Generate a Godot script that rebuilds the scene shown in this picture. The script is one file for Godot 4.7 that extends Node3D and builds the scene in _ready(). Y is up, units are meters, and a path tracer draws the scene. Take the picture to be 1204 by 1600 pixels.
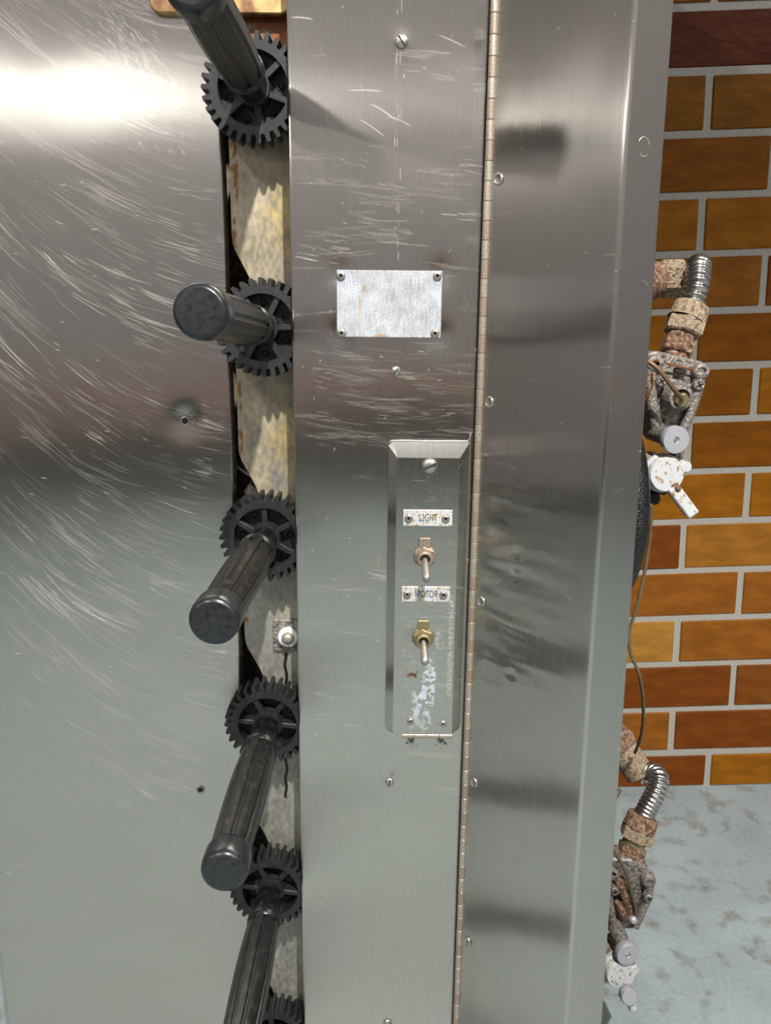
extends Node3D
# A leaning stainless rotisserie oven with spit handles, hinged side door and gas valves, in front of a brick wall.
# The oven, its spits, valves and wires are modelled upright in "oven space" and lean 2.4 degrees as one (see lean()).

var M := {}
var rng := RandomNumberGenerator.new()
var sg := 0
var lean_tf := Transform3D()

func _ready() -> void:
	rng.seed = 7
	sg = 0
	# ---------------------------------------------------------------- camera, environment, lights
	var pivot := Vector3(0, 0.787, 0)
	lean_tf = Transform3D(Basis(Vector3(0, 0, 1), deg_to_rad(-2.4)), Vector3.ZERO)
	lean_tf.origin = pivot - lean_tf.basis * pivot + Vector3(0, 0.011, 0)
	var cam := Camera3D.new()
	cam.name = "camera"
	var cb := Basis(Vector3(1, 0, 0), deg_to_rad(-13.4)) * Basis(Vector3(0, 0, 1), deg_to_rad(0.6))
	cam.transform = lean_tf * Transform3D(cb, Vector3(0, 0.787, 0.57))
	cam.fov = rad_to_deg(2.0 * atan(800.0 / 1220.0))
	cam.near = 0.02
	cam.far = 60.0
	cam.current = true
	add_child(cam)
	var env := Environment.new()
	env.background_mode = Environment.BG_COLOR
	env.background_color = Color(0.02, 0.02, 0.02)
	env.tonemap_mode = Environment.TONE_MAPPER_LINEAR
	env.tonemap_exposure = 1.04
	env.sdfgi_enabled = true
	env.ssao_enabled = true
	env.ssil_enabled = true
	var we := WorldEnvironment.new()
	we.name = "environment"
	we.environment = env
	add_child(we)
	make_materials()
	build_lamps()
	build_room()
	build_oven()
	build_spits()
	build_valves()
	build_wires()

# ================================================================= node helpers
func numbered(called: String) -> String:
	if not has_node(NodePath(called)):
		return called
	var k := 1
	while has_node(NodePath("%s_%03d" % [called, k])):
		k += 1
	return "%s_%03d" % [called, k]

func thing(called: String, label: String, category: String, at := Vector3.ZERO, group := "") -> Node3D:
	var o := Node3D.new()
	o.name = numbered(called)
	add_child(o)
	o.position = at
	o.set_meta("label", label)
	o.set_meta("category", category)
	if group != "":
		o.set_meta("group", group)
	return o

func tag(o: Node3D, label: String, category: String, group := "") -> Node3D:
	o.set_meta("label", label)
	o.set_meta("category", category)
	if group != "":
		o.set_meta("group", group)
	return o

func lean(o: Node3D) -> void:
	o.transform = lean_tf * o.transform

func new_st() -> SurfaceTool:
	var st := SurfaceTool.new()
	st.begin(Mesh.PRIMITIVE_TRIANGLES)
	return st

func commit(st: SurfaceTool) -> ArrayMesh:
	st.generate_normals()
	return st.commit()

func put(called: String, mesh: Mesh, mat: Material, parent: Node, at := Vector3.ZERO) -> MeshInstance3D:
	var o := MeshInstance3D.new()
	o.name = numbered(called) if parent == self else called
	o.mesh = mesh
	o.material_override = null
	o.set_surface_override_material(0, mat)
	o.position = at
	parent.add_child(o, true)
	return o

func obj(called: String, st: SurfaceTool, mat: Material, parent: Node, at := Vector3.ZERO) -> MeshInstance3D:
	return put(called, commit(st), mat, parent, at)

func structure(o: Node3D) -> void:
	o.set_meta("kind", "structure")

# ================================================================= shape helpers
func group_next(st: SurfaceTool) -> void:
	sg += 1
	st.set_smooth_group(sg)

func vtx(st: SurfaceTool, p: Vector3, uv := Vector2.ZERO) -> void:
	st.set_uv(uv)
	st.add_vertex(p)

func quad(st: SurfaceTool, a: Vector3, b: Vector3, c: Vector3, d: Vector3, ua := Vector2.ZERO, ub := Vector2.ZERO, uc := Vector2.ZERO, ud := Vector2.ZERO) -> void:
	vtx(st, a, ua)
	vtx(st, b, ub)
	vtx(st, c, uc)
	vtx(st, a, ua)
	vtx(st, c, uc)
	vtx(st, d, ud)

func tri(st: SurfaceTool, a: Vector3, b: Vector3, c: Vector3) -> void:
	vtx(st, a)
	vtx(st, b)
	vtx(st, c)

# convex face, turned away from centre
func face(st: SurfaceTool, pts: Array, centre: Vector3) -> void:
	var a: Vector3 = pts[0]
	var b: Vector3 = pts[1]
	var c: Vector3 = pts[2]
	var n := (a - c).cross(a - b)
	var mid := (a + b + c) / 3.0
	var flip := n.dot(mid - centre) < 0.0
	for i in range(1, pts.size() - 1):
		if flip:
			tri(st, pts[0], pts[i + 1], pts[i])
		else:
			tri(st, pts[0], pts[i], pts[i + 1])

func add_box(st: SurfaceTool, xf: Transform3D, size: Vector3, ch := 0.0) -> void:
	st.set_smooth_group(-1)
	var h := size * 0.5
	var centre := xf.origin
	for ax in 3:
		for s in [-1.0, 1.0]:
			var b := (ax + 1) % 3
			var c := (ax + 2) % 3
			var pts := []
			for k in [[-1, -1], [1, -1], [1, 1], [-1, 1]]:
				var p := Vector3.ZERO
				p[ax] = s * h[ax]
				p[b] = k[0] * (h[b] - ch)
				p[c] = k[1] * (h[c] - ch)
				pts.append(xf * p)
			face(st, pts, centre)
	if ch <= 0.0:
		return
	for ax in 3:
		var b := (ax + 1) % 3
		var c := (ax + 2) % 3
		for s in [-1.0, 1.0]:
			for t in [-1.0, 1.0]:
				var pts := []
				for k in [[-1.0, 0], [1.0, 0], [1.0, 1], [-1.0, 1]]:
					var p := Vector3.ZERO
					p[ax] = k[0] * (h[ax] - ch)
					p[b] = s * (h[b] - (ch if k[1] == 0 else 0.0))
					p[c] = t * (h[c] - (0.0 if k[1] == 0 else ch))
					pts.append(xf * p)
				face(st, pts, centre)
	for sx in [-1.0, 1.0]:
		for sy in [-1.0, 1.0]:
			for sz in [-1.0, 1.0]:
				face(st, [xf * Vector3(sx * h.x, sy * (h.y - ch), sz * (h.z - ch)), xf * Vector3(sx * (h.x - ch), sy * h.y, sz * (h.z - ch)), xf * Vector3(sx * (h.x - ch), sy * (h.y - ch), sz * h.z)], centre)

# turned shape about local Y; parts = list of polylines of Vector2(radius, height), a hard edge between polylines
func lathe(st: SurfaceTool, xf: Transform3D, parts: Array, n := 32, flute = null) -> void:
	for prof in parts:
		group_next(st)
		for j in prof.size() - 1:
			var p0: Vector2 = prof[j]
			var p1: Vector2 = prof[j + 1]
			for i in n:
				var a0 := TAU * i / n
				var a1 := TAU * (i + 1) / n
				var q := []
				for e in [[p0, a0], [p0, a1], [p1, a1], [p1, a0]]:
					var pr: Vector2 = e[0]
					var an: float = fmod(e[1], TAU)
					var r := pr.x
					if flute != null:
						r = flute.call(r, an, pr.y)
					q.append(xf * Vector3(cos(an) * r, pr.y, sin(an) * r))
				if p0.x < 1e-6:
					tri(st, q[0], q[2], q[3])
				elif p1.x < 1e-6:
					tri(st, q[0], q[1], q[2])
				else:
					quad(st, q[0], q[1], q[2], q[3])

func axis_tf(from: Vector3, dir: Vector3) -> Transform3D:
	var y := dir.normalized()
	var x := y.cross(Vector3(0.13, 0.2, 0.97)).normalized()
	if absf(y.dot(Vector3(0.13, 0.2, 0.97))) > 0.98:
		x = y.cross(Vector3.RIGHT).normalized()
	return Transform3D(Basis(x, y, x.cross(y)), from)

func cyl(st: SurfaceTool, a: Vector3, b: Vector3, r0: float, r1: float, bev := 0.0004, n := 24) -> void:
	var h := (b - a).length()
	lathe(st, axis_tf(a, b - a), [[Vector2(0, 0), Vector2(r0 - bev, 0)], [Vector2(r0 - bev, 0), Vector2(r0, bev)], [Vector2(r0, bev), Vector2(r1, h - bev)], [Vector2(r1, h - bev), Vector2(r1 - bev, h)], [Vector2(r1 - bev, h), Vector2(0, h)]], n)

func hexnut(st: SurfaceTool, a: Vector3, b: Vector3, r: float, turn := 0.0, bore := 0.0) -> void:
	var h := (b - a).length()
	var xf := axis_tf(a, b - a) * Transform3D(Basis(Vector3.UP, turn), Vector3.ZERO)
	st.set_smooth_group(-1)
	var c := xf * Vector3(0, h / 2, 0)
	var bev := r * 0.1
	for i in 6:
		var a0 := TAU * i / 6.0
		var a1 := TAU * (i + 1) / 6.0
		var d0 := Vector3(cos(a0), 0, sin(a0))
		var d1 := Vector3(cos(a1), 0, sin(a1))
		var up := Vector3(0, h, 0)
		var u1 := Vector3(0, h - bev * 0.8, 0)
		var l1 := Vector3(0, bev * 0.8, 0)
		face(st, [xf * (d0 * r + l1), xf * (d1 * r + l1), xf * (d1 * r + u1), xf * (d0 * r + u1)], c)
		face(st, [xf * (d0 * r + u1), xf * (d1 * r + u1), xf * (d1 * (r - bev) + up), xf * (d0 * (r - bev) + up)], c)
		face(st, [xf * (d0 * r + l1), xf * (d1 * r + l1), xf * (d1 * (r - bev)), xf * (d0 * (r - bev))], c)
		face(st, [xf * (d0 * (r - bev)), xf * (d1 * (r - bev)), xf * Vector3.ZERO], c)
		if bore <= 0.0:
			face(st, [xf * (d0 * (r - bev) + up), xf * (d1 * (r - bev) + up), xf * up], c)
		else:
			face(st, [xf * (d0 * (r - bev) + up), xf * (d1 * (r - bev) + up), xf * (d1 * bore + up), xf * (d0 * bore + up)], xf * Vector3(0, h * 0.5, 0))

func smooth_path(pts: Array, per: int) -> PackedVector3Array:
	var out := PackedVector3Array()
	var n := pts.size()
	for i in n - 1:
		var p0: Vector3 = pts[maxi(i - 1, 0)]
		var p1: Vector3 = pts[i]
		var p2: Vector3 = pts[i + 1]
		var p3: Vector3 = pts[mini(i + 2, n - 1)]
		for k in per:
			var t := float(k) / per
			out.append(0.5 * (2.0 * p1 + (p2 - p0) * t + (2.0 * p0 - 5.0 * p1 + 4.0 * p2 - p3) * t * t + (3.0 * p1 - p0 - 3.0 * p2 + p3) * t * t * t))
	out.append(pts[n - 1])
	return out

# radius: Callable(distance along path, fraction) -> float
func tube(st: SurfaceTool, path: PackedVector3Array, radius: Callable, n := 12, caps := true) -> void:
	group_next(st)
	var rings := []
	var tang := (path[1] - path[0]).normalized()
	var x := tang.cross(Vector3(0.31, 0.17, 0.93)).normalized()
	var total := 0.0
	for i in path.size() - 1:
		total += path[i].distance_to(path[i + 1])
	var run := 0.0
	for i in path.size():
		var t := (path[mini(i + 1, path.size() - 1)] - path[maxi(i - 1, 0)]).normalized()
		x = (x - t * x.dot(t)).normalized()
		var y := t.cross(x)
		if i > 0:
			run += path[i].distance_to(path[i - 1])
		var r: float = radius.call(run, run / total)
		var ring := []
		for k in n:
			var an := TAU * k / n
			ring.append(path[i] + x * cos(an) * r + y * sin(an) * r)
		rings.append(ring)
	for i in rings.size() - 1:
		for k in n:
			var k2 := (k + 1) % n
			quad(st, rings[i][k], rings[i + 1][k], rings[i + 1][k2], rings[i][k2])
	if caps:
		st.set_smooth_group(-1)
		for e in [[0, 1], [rings.size() - 1, rings.size() - 2]]:
			face(st, rings[e[0]], path[e[1]])

func inset(poly: PackedVector2Array, d: float) -> PackedVector2Array:
	var out := PackedVector2Array()
	var n := poly.size()
	var s := 1.0 if not Geometry2D.is_polygon_clockwise(poly) else -1.0
	for i in n:
		var a := poly[(i + n - 1) % n]
		var b := poly[i]
		var c := poly[(i + 1) % n]
		var n0 := Vector2(-(b - a).y, (b - a).x).normalized() * s
		var n1 := Vector2(-(c - b).y, (c - b).x).normalized() * s
		var m := n0 + n1
		out.append(b + m * (d / maxf(m.length_squared() * 0.5, 0.3)))
	return out

# extruded outline in local xy from z0 to z1, front (z1) edge bevelled; uv = xy through uvf
func prism(st: SurfaceTool, xf: Transform3D, poly: PackedVector2Array, z0: float, z1: float, bev := 0.0, uvr := Rect2(0, 0, 1, 1), bevz := -1.0) -> void:
	if bevz < 0.0:
		bevz = bev
	if Geometry2D.is_polygon_clockwise(poly):
		poly.reverse()
	var top := inset(poly, bev) if bev > 0.0 else poly
	var n := poly.size()
	var uv := func(p: Vector2) -> Vector2: return Vector2((p.x - uvr.position.x) / uvr.size.x, 1.0 - (p.y - uvr.position.y) / uvr.size.y)
	st.set_smooth_group(-1)
	var ids := Geometry2D.triangulate_polygon(top)
	for t in range(0, ids.size(), 3):
		var q := [top[ids[t]], top[ids[t + 1]], top[ids[t + 2]]]
		var e1: Vector2 = q[1] - q[0]
		var e2: Vector2 = q[2] - q[0]
		if e1.cross(e2) > 0.0:
			q.reverse()
		for p in q:
			vtx(st, xf * Vector3(p.x, p.y, z1), uv.call(p))
	ids = Geometry2D.triangulate_polygon(poly)
	for t in range(0, ids.size(), 3):
		var q := [poly[ids[t]], poly[ids[t + 1]], poly[ids[t + 2]]]
		var e1: Vector2 = q[1] - q[0]
		var e2: Vector2 = q[2] - q[0]
		if e1.cross(e2) < 0.0:
			q.reverse()
		for p in q:
			vtx(st, xf * Vector3(p.x, p.y, z0), uv.call(p))
	for i in n:
		var a := poly[i]
		var b := poly[(i + 1) % n]
		var ta := top[i]
		var tb := top[(i + 1) % n]
		quad(st, xf * Vector3(b.x, b.y, z0), xf * Vector3(a.x, a.y, z0), xf * Vector3(a.x, a.y, z1 - bevz), xf * Vector3(b.x, b.y, z1 - bevz), uv.call(b), uv.call(a), uv.call(a), uv.call(b))
		if bev > 0.0:
			quad(st, xf * Vector3(b.x, b.y, z1 - bevz), xf * Vector3(a.x, a.y, z1 - bevz), xf * Vector3(ta.x, ta.y, z1), xf * Vector3(tb.x, tb.y, z1), uv.call(b), uv.call(a), uv.call(ta), uv.call(tb))

func round_rect(x0: float, y0: float, x1: float, y1: float, r: float, k := 5) -> PackedVector2Array:
	var out := PackedVector2Array()
	for c in [[x1 - r, y1 - r, 0], [x0 + r, y1 - r, 1], [x0 + r, y0 + r, 2], [x1 - r, y0 + r, 3]]:
		for i in k + 1:
			var a: float = PI / 2 * (c[2] + float(i) / k)
			out.append(Vector2(c[0] + cos(a) * r, c[1] + sin(a) * r))
	return out

# a bent sheet: cross-section polyline (x, z) given at a high and at a low level, swept along y, pushed along its normal by bump(x, y, s)
func sheet(hi: PackedVector2Array, lo: PackedVector2Array, y_hi: float, y_lo: float, y0: float, y1: float, step: float, bump: Callable, u0: float, uw: float) -> ArrayMesh:
	var ny := int((y1 - y0) / step) + 1
	var nx := hi.size()
	var run := PackedFloat32Array([0.0])
	for i in range(1, nx):
		run.append(run[i - 1] + hi[i].distance_to(hi[i - 1]))
	var vs := PackedVector3Array()
	var uvs := PackedVector2Array()
	var ns := PackedVector3Array()
	for j in ny + 1:
		var y := lerpf(y0, y1, float(j) / ny)
		var k := (y - y_lo) / (y_hi - y_lo)
		for i in nx:
			var p := lo[i].lerp(hi[i], k)
			var pa := lo[maxi(i - 1, 0)].lerp(hi[maxi(i - 1, 0)], k)
			var pb := lo[mini(i + 1, nx - 1)].lerp(hi[mini(i + 1, nx - 1)], k)
			var t := (pb - pa).normalized()
			var n := Vector2(-t.y, t.x)
			var d: float = bump.call(p.x, y, run[i])
			vs.append(Vector3(p.x + n.x * d, y, p.y + n.y * d))
			uvs.append(Vector2((run[i] - u0) / uw, (1.05 - y) / 0.9))
	ns.resize(vs.size())
	var w := nx
	var ids := PackedInt32Array()
	for j in ny:
		for i in nx - 1:
			var a := j * w + i
			ids.append_array(PackedInt32Array([a, a + w, a + w + 1, a, a + w + 1, a + 1]))
	for j in ny + 1:
		for i in nx:
			var dx := vs[j * w + mini(i + 1, nx - 1)] - vs[j * w + maxi(i - 1, 0)]
			var dy := vs[mini(j + 1, ny) * w + i] - vs[maxi(j - 1, 0) * w + i]
			ns[j * w + i] = dx.cross(dy).normalized()
	var arr := []
	arr.resize(Mesh.ARRAY_MAX)
	arr[Mesh.ARRAY_VERTEX] = vs
	arr[Mesh.ARRAY_NORMAL] = ns
	arr[Mesh.ARRAY_TEX_UV] = uvs
	arr[Mesh.ARRAY_INDEX] = ids
	var m := ArrayMesh.new()
	m.add_surface_from_arrays(Mesh.PRIMITIVE_TRIANGLES, arr)
	return m

# polyline with rounded corners and even fill
func bend(pts: Array, radii: Array, step: float) -> PackedVector2Array:
	var out := PackedVector2Array()
	var n := pts.size()
	var last: Vector2 = pts[0]
	out.append(last)
	for i in range(1, n):
		var p: Vector2 = pts[i]
		var r: float = radii[i] if i < n - 1 else 0.0
		var d0 := (p - last).normalized()
		var stop := p - d0 * r
		var m := maxi(1, int(last.distance_to(stop) / step))
		for k in range(1, m + 1):
			out.append(last.lerp(stop, float(k) / m))
		last = stop
		if i < n - 1 and r > 0.0:
			var q: Vector2 = pts[i + 1]
			var fin := p + (q - p).normalized() * r
			for k in range(1, 7):
				var t := k / 6.0
				out.append(stop.lerp(p, t).lerp(p.lerp(fin, t), t))
			last = fin
	return out

# ================================================================= textures and materials
func noise_img(w: int, h: int, freq: float, sd: int, oct := 4) -> PackedByteArray:
	var f := FastNoiseLite.new()
	f.noise_type = FastNoiseLite.TYPE_SIMPLEX_SMOOTH
	f.frequency = freq
	f.seed = sd
	f.fractal_octaves = oct
	var im := f.get_seamless_image(w, h, false, false, 0.15, true)
	im.convert(Image.FORMAT_L8)
	return im.get_data()

func grain_img(w: int, h: int, sd: int, stretch: int) -> PackedByteArray:
	var f := FastNoiseLite.new()
	f.noise_type = FastNoiseLite.TYPE_VALUE
	f.frequency = 0.45
	f.seed = sd
	f.fractal_octaves = 2
	var im := f.get_image(w, maxi(8, h / stretch), false, false, true)
	im.convert(Image.FORMAT_L8)
	im.resize(w, h, Image.INTERPOLATE_BILINEAR)
	return im.get_data()

func noise_tex(freq: float, sd: int, ramp: Array, size := 512, oct := 5) -> NoiseTexture2D:
	var f := FastNoiseLite.new()
	f.frequency = freq
	f.seed = sd
	f.fractal_octaves = oct
	var t := NoiseTexture2D.new()
	t.width = size
	t.height = size
	t.seamless = true
	t.noise = f
	if ramp.size():
		var g := Gradient.new()
		g.offsets = PackedFloat32Array(ramp.map(func(e): return e[0]))
		g.colors = PackedColorArray(ramp.map(func(e): return e[1]))
		t.color_ramp = g
	return t

func stroke(buf: PackedByteArray, w: int, h: int, x: float, y: float, ang: float, curve: float, length: float, val: float) -> void:
	var n := int(length)
	for i in n:
		var t := float(i) / n
		var fade := minf(1.0, 4.0 * minf(t, 1.0 - t) + 0.15)
		var xi := int(x)
		var yi := int(y)
		if xi >= 0 and yi >= 0 and xi < w - 1 and yi < h - 1:
			var fy := y - yi
			var fx := x - xi
			var steep := absf(sin(ang)) > 0.7
			var a := int(val * fade * (1.0 - (fx if steep else fy)))
			var b := int(val * fade * (fx if steep else fy))
			var k := yi * w + xi
			buf[k] = maxi(buf[k], a)
			var k2 := k + (1 if steep else w)
			buf[k2] = maxi(buf[k2], b)
		x += cos(ang)
		y += sin(ang)
		ang += curve

func tex(data: PackedByteArray, w: int, h: int) -> ImageTexture:
	return ImageTexture.create_from_image(Image.create_from_data(w, h, false, Image.FORMAT_RGB8, data))

# brushed steel: vertical grain in the roughness; scratches and stains in colour and metal maps
func steel(called: String, w: int, h: int, sd: int, scratches: PackedByteArray, stain, rough := 0.25) -> StandardMaterial3D:
	var base := Image.create(w, h, false, Image.FORMAT_RGB8)
	base.fill(Color8(189, 185, 176))
	var alb := base.get_data()
	var met := PackedByteArray()
	met.resize(w * h)
	met.fill(255)
	for i in w * h:
		var sv := scratches[i]
		if sv == 0:
			continue
		var up := int(sv * 0.20)
		alb[i * 3] = mini(255, 189 + up)
		alb[i * 3 + 1] = mini(255, 185 + up)
		alb[i * 3 + 2] = mini(255, 176 + up)
		met[i] = 255 - int(sv * 0.62)
	if stain != null:
		stain.call(alb, met, w, h)
	var f := FastNoiseLite.new()
	f.noise_type = FastNoiseLite.TYPE_VALUE
	f.frequency = 0.6
	f.seed = sd
	f.fractal_octaves = 2
	var gr := f.get_image(1024, 16, false, false, true)
	gr.resize(1024, 1024, Image.INTERPOLATE_CUBIC)
	gr.convert(Image.FORMAT_RGB8)
	gr.adjust_bcs(1.0, 0.10, 1.0)
	var m := StandardMaterial3D.new()
	m.resource_name = called
	m.albedo_texture = tex(alb, w, h)
	m.metallic = 1.0
	m.metallic_texture = ImageTexture.create_from_image(Image.create_from_data(w, h, false, Image.FORMAT_L8, met))
	m.roughness = rough * 2.0
	m.roughness_texture = ImageTexture.create_from_image(gr)
	m.anisotropy_enabled = true
	m.anisotropy = 1.0
	m.cull_mode = BaseMaterial3D.CULL_DISABLED
	return m

func cluster(buf: PackedByteArray, w: int, h: int, x: float, y: float, ang: float, curve: float, length: float, val: float, count: int, spread: float) -> void:
	for k in count:
		var off := rng.randf_range(-spread, spread)
		var along := rng.randf_range(-0.4, 0.4) * length
		stroke(buf, w, h, x - sin(ang) * off + cos(ang) * along, y + cos(ang) * off + sin(ang) * along, ang + rng.randf_range(-0.04, 0.04), curve, length * rng.randf_range(0.3, 1.0), val * rng.randf_range(0.3, 1.0))

# a patch of foreign matter with a ragged, grainy outline
func blob(alb: PackedByteArray, met: PackedByteArray, w: int, h: int, cx: float, cy: float, rx: float, ry: float, col: Color, strength: float, nz: PackedByteArray, metal: float) -> void:
	for yy in range(maxi(0, int(cy - ry)), mini(h, int(cy + ry) + 1)):
		for xx in range(maxi(0, int(cx - rx)), mini(w, int(cx + rx) + 1)):
			var d := Vector2((xx - cx) / rx, (yy - cy) / ry).length()
			if d >= 1.0:
				continue
			var k := yy * w + xx
			var a := smoothstep(0.0, 1.0, clampf((1.0 - d) * 1.6 + (nz[k] - 150) / 55.0, 0.0, 1.0)) * strength * clampf((1.0 - d) * 3.0, 0.0, 1.0)
			if a <= 0.0:
				continue
			alb[k * 3] = int(lerpf(alb[k * 3], col.r8, a))
			alb[k * 3 + 1] = int(lerpf(alb[k * 3 + 1], col.g8, a))
			alb[k * 3 + 2] = int(lerpf(alb[k * 3 + 2], col.b8, a))
			if met.size():
				met[k] = int(lerpf(met[k], metal * 255.0, a))

func plain(called: String, c: Color, rough: float, metal := 0.0) -> StandardMaterial3D:
	var m := StandardMaterial3D.new()
	m.resource_name = called
	m.albedo_color = c
	m.roughness = rough
	m.metallic = metal
	m.cull_mode = BaseMaterial3D.CULL_DISABLED
	M[called] = m
	return m

func noisy(called: String, scale: float, freq: float, sd: int, ramp: Array, rough: float, metal := 0.0, bump := 0.0, oct := 5, world := false) -> StandardMaterial3D:
	var m := plain(called, Color.WHITE, rough, metal)
	m.albedo_texture = noise_tex(freq, sd, ramp, 512, oct)
	m.uv1_triplanar = true
	m.uv1_world_triplanar = world
	m.uv1_scale = Vector3.ONE * scale
	if bump > 0.0:
		m.heightmap_enabled = true
		m.heightmap_scale = bump
		m.heightmap_texture = noise_tex(freq * 1.7, sd + 3, [], 512, 5)
	return m

func make_materials() -> void:
	# --- left panel: sweeping arc scratches
	var w := 592
	var h := 2048
	var sc := PackedByteArray()
	sc.resize(w * h)
	for i in 520:
		var fx := rng.randf_range(0.2, 0.93)
		var y := rng.randf_range(0.0, 0.74)
		var t := clampf((fx - 0.3) / 0.6, 0.0, 1.0)
		var ang := lerpf(0.92, 0.24, pow(t, 0.8)) + rng.randf_range(-0.08, 0.08)
		var v := rng.randf_range(30, 100) if rng.randf() < 0.85 else rng.randf_range(120, 220)
		if y > 0.6:
			v *= 0.55
		cluster(sc, w, h, fx * w, y * h, ang, -rng.randf_range(0.001, 0.005), rng.randf_range(30, 150), v, rng.randi_range(2, 9), rng.randf_range(4, 20))
	for i in 160:
		stroke(sc, w, h, rng.randf() * w, rng.randf() * h, rng.randf_range(0.0, 0.5), rng.randf_range(-0.02, 0.02), rng.randf_range(3, 16), rng.randf_range(50, 190))
	# wiped pale residue beside the top handle
	for i in 420:
		var rx := rng.randfn(0.0, 0.055)
		var ry := rng.randfn(0.0, 0.022)
		stroke(sc, w, h, (0.70 + rx) * w, (0.095 + ry + rx * 0.25) * h, 0.8 + rng.randf_range(-0.3, 0.3), -0.003, rng.randf_range(4, 26), rng.randf_range(30, 130))
	M.steel_left = steel("steel_left", w, h, 11, sc, func(alb, met, ww, hh):
		var nz := noise_img(ww, hh, 0.06, 77, 4)
		blob(alb, met, ww, hh, (0.3635 - 0.1548 + 0.007) / 0.26 * ww, (1.05 - 0.7175) / 0.9 * hh, 15, 18, Color(0.42, 0.37, 0.25), 0.5, nz, 0.8)
		for k in 5:
			blob(alb, met, ww, hh, rng.randf_range(0.93, 0.945) * ww, rng.randf_range(0.18, 0.5) * hh, rng.randf_range(4, 9), rng.randf_range(20, 70), Color(0.45, 0.42, 0.40), 0.4, nz, 0.8), 0.25)
	# --- centre panel
	w = 300
	sc = PackedByteArray()
	sc.resize(w * h)
	for i in 210:
		var y := 0.0
		var pick := rng.randf()
		if pick < 0.42:
			y = (1.05 - rng.randf_range(0.70, 0.775)) / 0.9
		elif pick < 0.66:
			y = (1.05 - rng.randf_range(0.82, 0.90)) / 0.9
		else:
			y = rng.randf() * 0.7
		var v := rng.randf_range(30, 100) if rng.randf() < 0.85 else rng.randf_range(110, 200)
		cluster(sc, w, h, rng.randf() * w, y * h, rng.randf_range(-0.05, 0.25), -rng.randf_range(-0.001, 0.004), rng.randf_range(20, 110), v, rng.randi_range(1, 6), rng.randf_range(3, 10))
	for i in 150:
		stroke(sc, w, h, rng.randf() * w, rng.randf() * h * 0.85, rng.randf_range(-1.5, 1.5), rng.randf_range(-0.15, 0.15), rng.randf_range(2, 9), rng.randf_range(60, 200))
	for i in 8:
		stroke(sc, w, h, rng.randf() * w, rng.randf_range(0.02, 0.2) * h, rng.randf_range(-0.3, 0.5), rng.randf_range(0.0, 0.01), rng.randf_range(30, 60), rng.randf_range(160, 255))
	for i in 30:
		stroke(sc, w, h, w * 0.55 + rng.randf_range(-5, 5), rng.randf_range(0.05, 0.27) * h, 1.57, 0.0, rng.randf_range(4, 24), rng.randf_range(40, 150))
	M.steel_centre = steel("steel_centre", w, h, 21, sc, func(alb, met, ww, hh):
		var nz := noise_img(ww, hh, 0.08, 78, 4)
		blob(alb, met, ww, hh, 0.47 * ww, (1.05 - 0.613) / 0.9 * hh, 4, 14, Color(0.5, 0.40, 0.26), 0.8, nz, 0.2)
		blob(alb, met, ww, hh, 0.57 * ww, (1.05 - 0.966) / 0.9 * hh, 12, 14, Color(0.60, 0.54, 0.46), 0.4, nz, 0.6)
		blob(alb, met, ww, hh, 0.56 * ww, (1.05 - 0.432) / 0.9 * hh, 9, 11, Color(0.42, 0.40, 0.3), 0.5, nz, 0.6), 0.262)
	# --- door and flange
	w = 342
	sc = PackedByteArray()
	sc.resize(w * h)
	for i in 45:
		stroke(sc, w, h, rng.randf() * w, rng.randf() * h, rng.randf_range(-0.6, 0.6), rng.randf_range(-0.02, 0.02), rng.randf_range(4, 30), rng.randf_range(30, 110))
	for i in 110:
		stroke(sc, w, h, rng.randf() * w, rng.randf() * h, 0.3, 0.0, rng.randf_range(2, 4), rng.randf_range(90, 220))
	M.steel_door = steel("steel_door", w, h, 31, sc, null, 0.26)
	# --- control cover: scratches, white drips, a rust spot
	w = 256
	h = 1000
	sc = PackedByteArray()
	sc.resize(w * h)
	for i in 240:
		var y := rng.randf_range(0.45, 0.86) * h if rng.randf() < 0.75 else rng.randf() * h
		stroke(sc, w, h, rng.randf_range(0.1, 0.8) * w, y, rng.randf_range(-0.06, 0.1), 0.0, rng.randf_range(10, 70), rng.randf_range(30, 130))
	for i in 240:
		stroke(sc, w, h, rng.randf_range(0.1, 0.92) * w, rng.randf_range(0.05, 0.98) * h, rng.randf_range(-1.5, 1.5), rng.randf_range(-0.2, 0.2), rng.randf_range(2, 8), rng.randf_range(60, 200))
	for i in 300:
		stroke(sc, w, h, rng.randf_range(0.79, 0.84) * w, rng.randf_range(0.5, 0.86) * h, rng.randf_range(-0.3, 0.3), 0.0, rng.randf_range(3, 12), rng.randf_range(80, 230))
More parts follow.
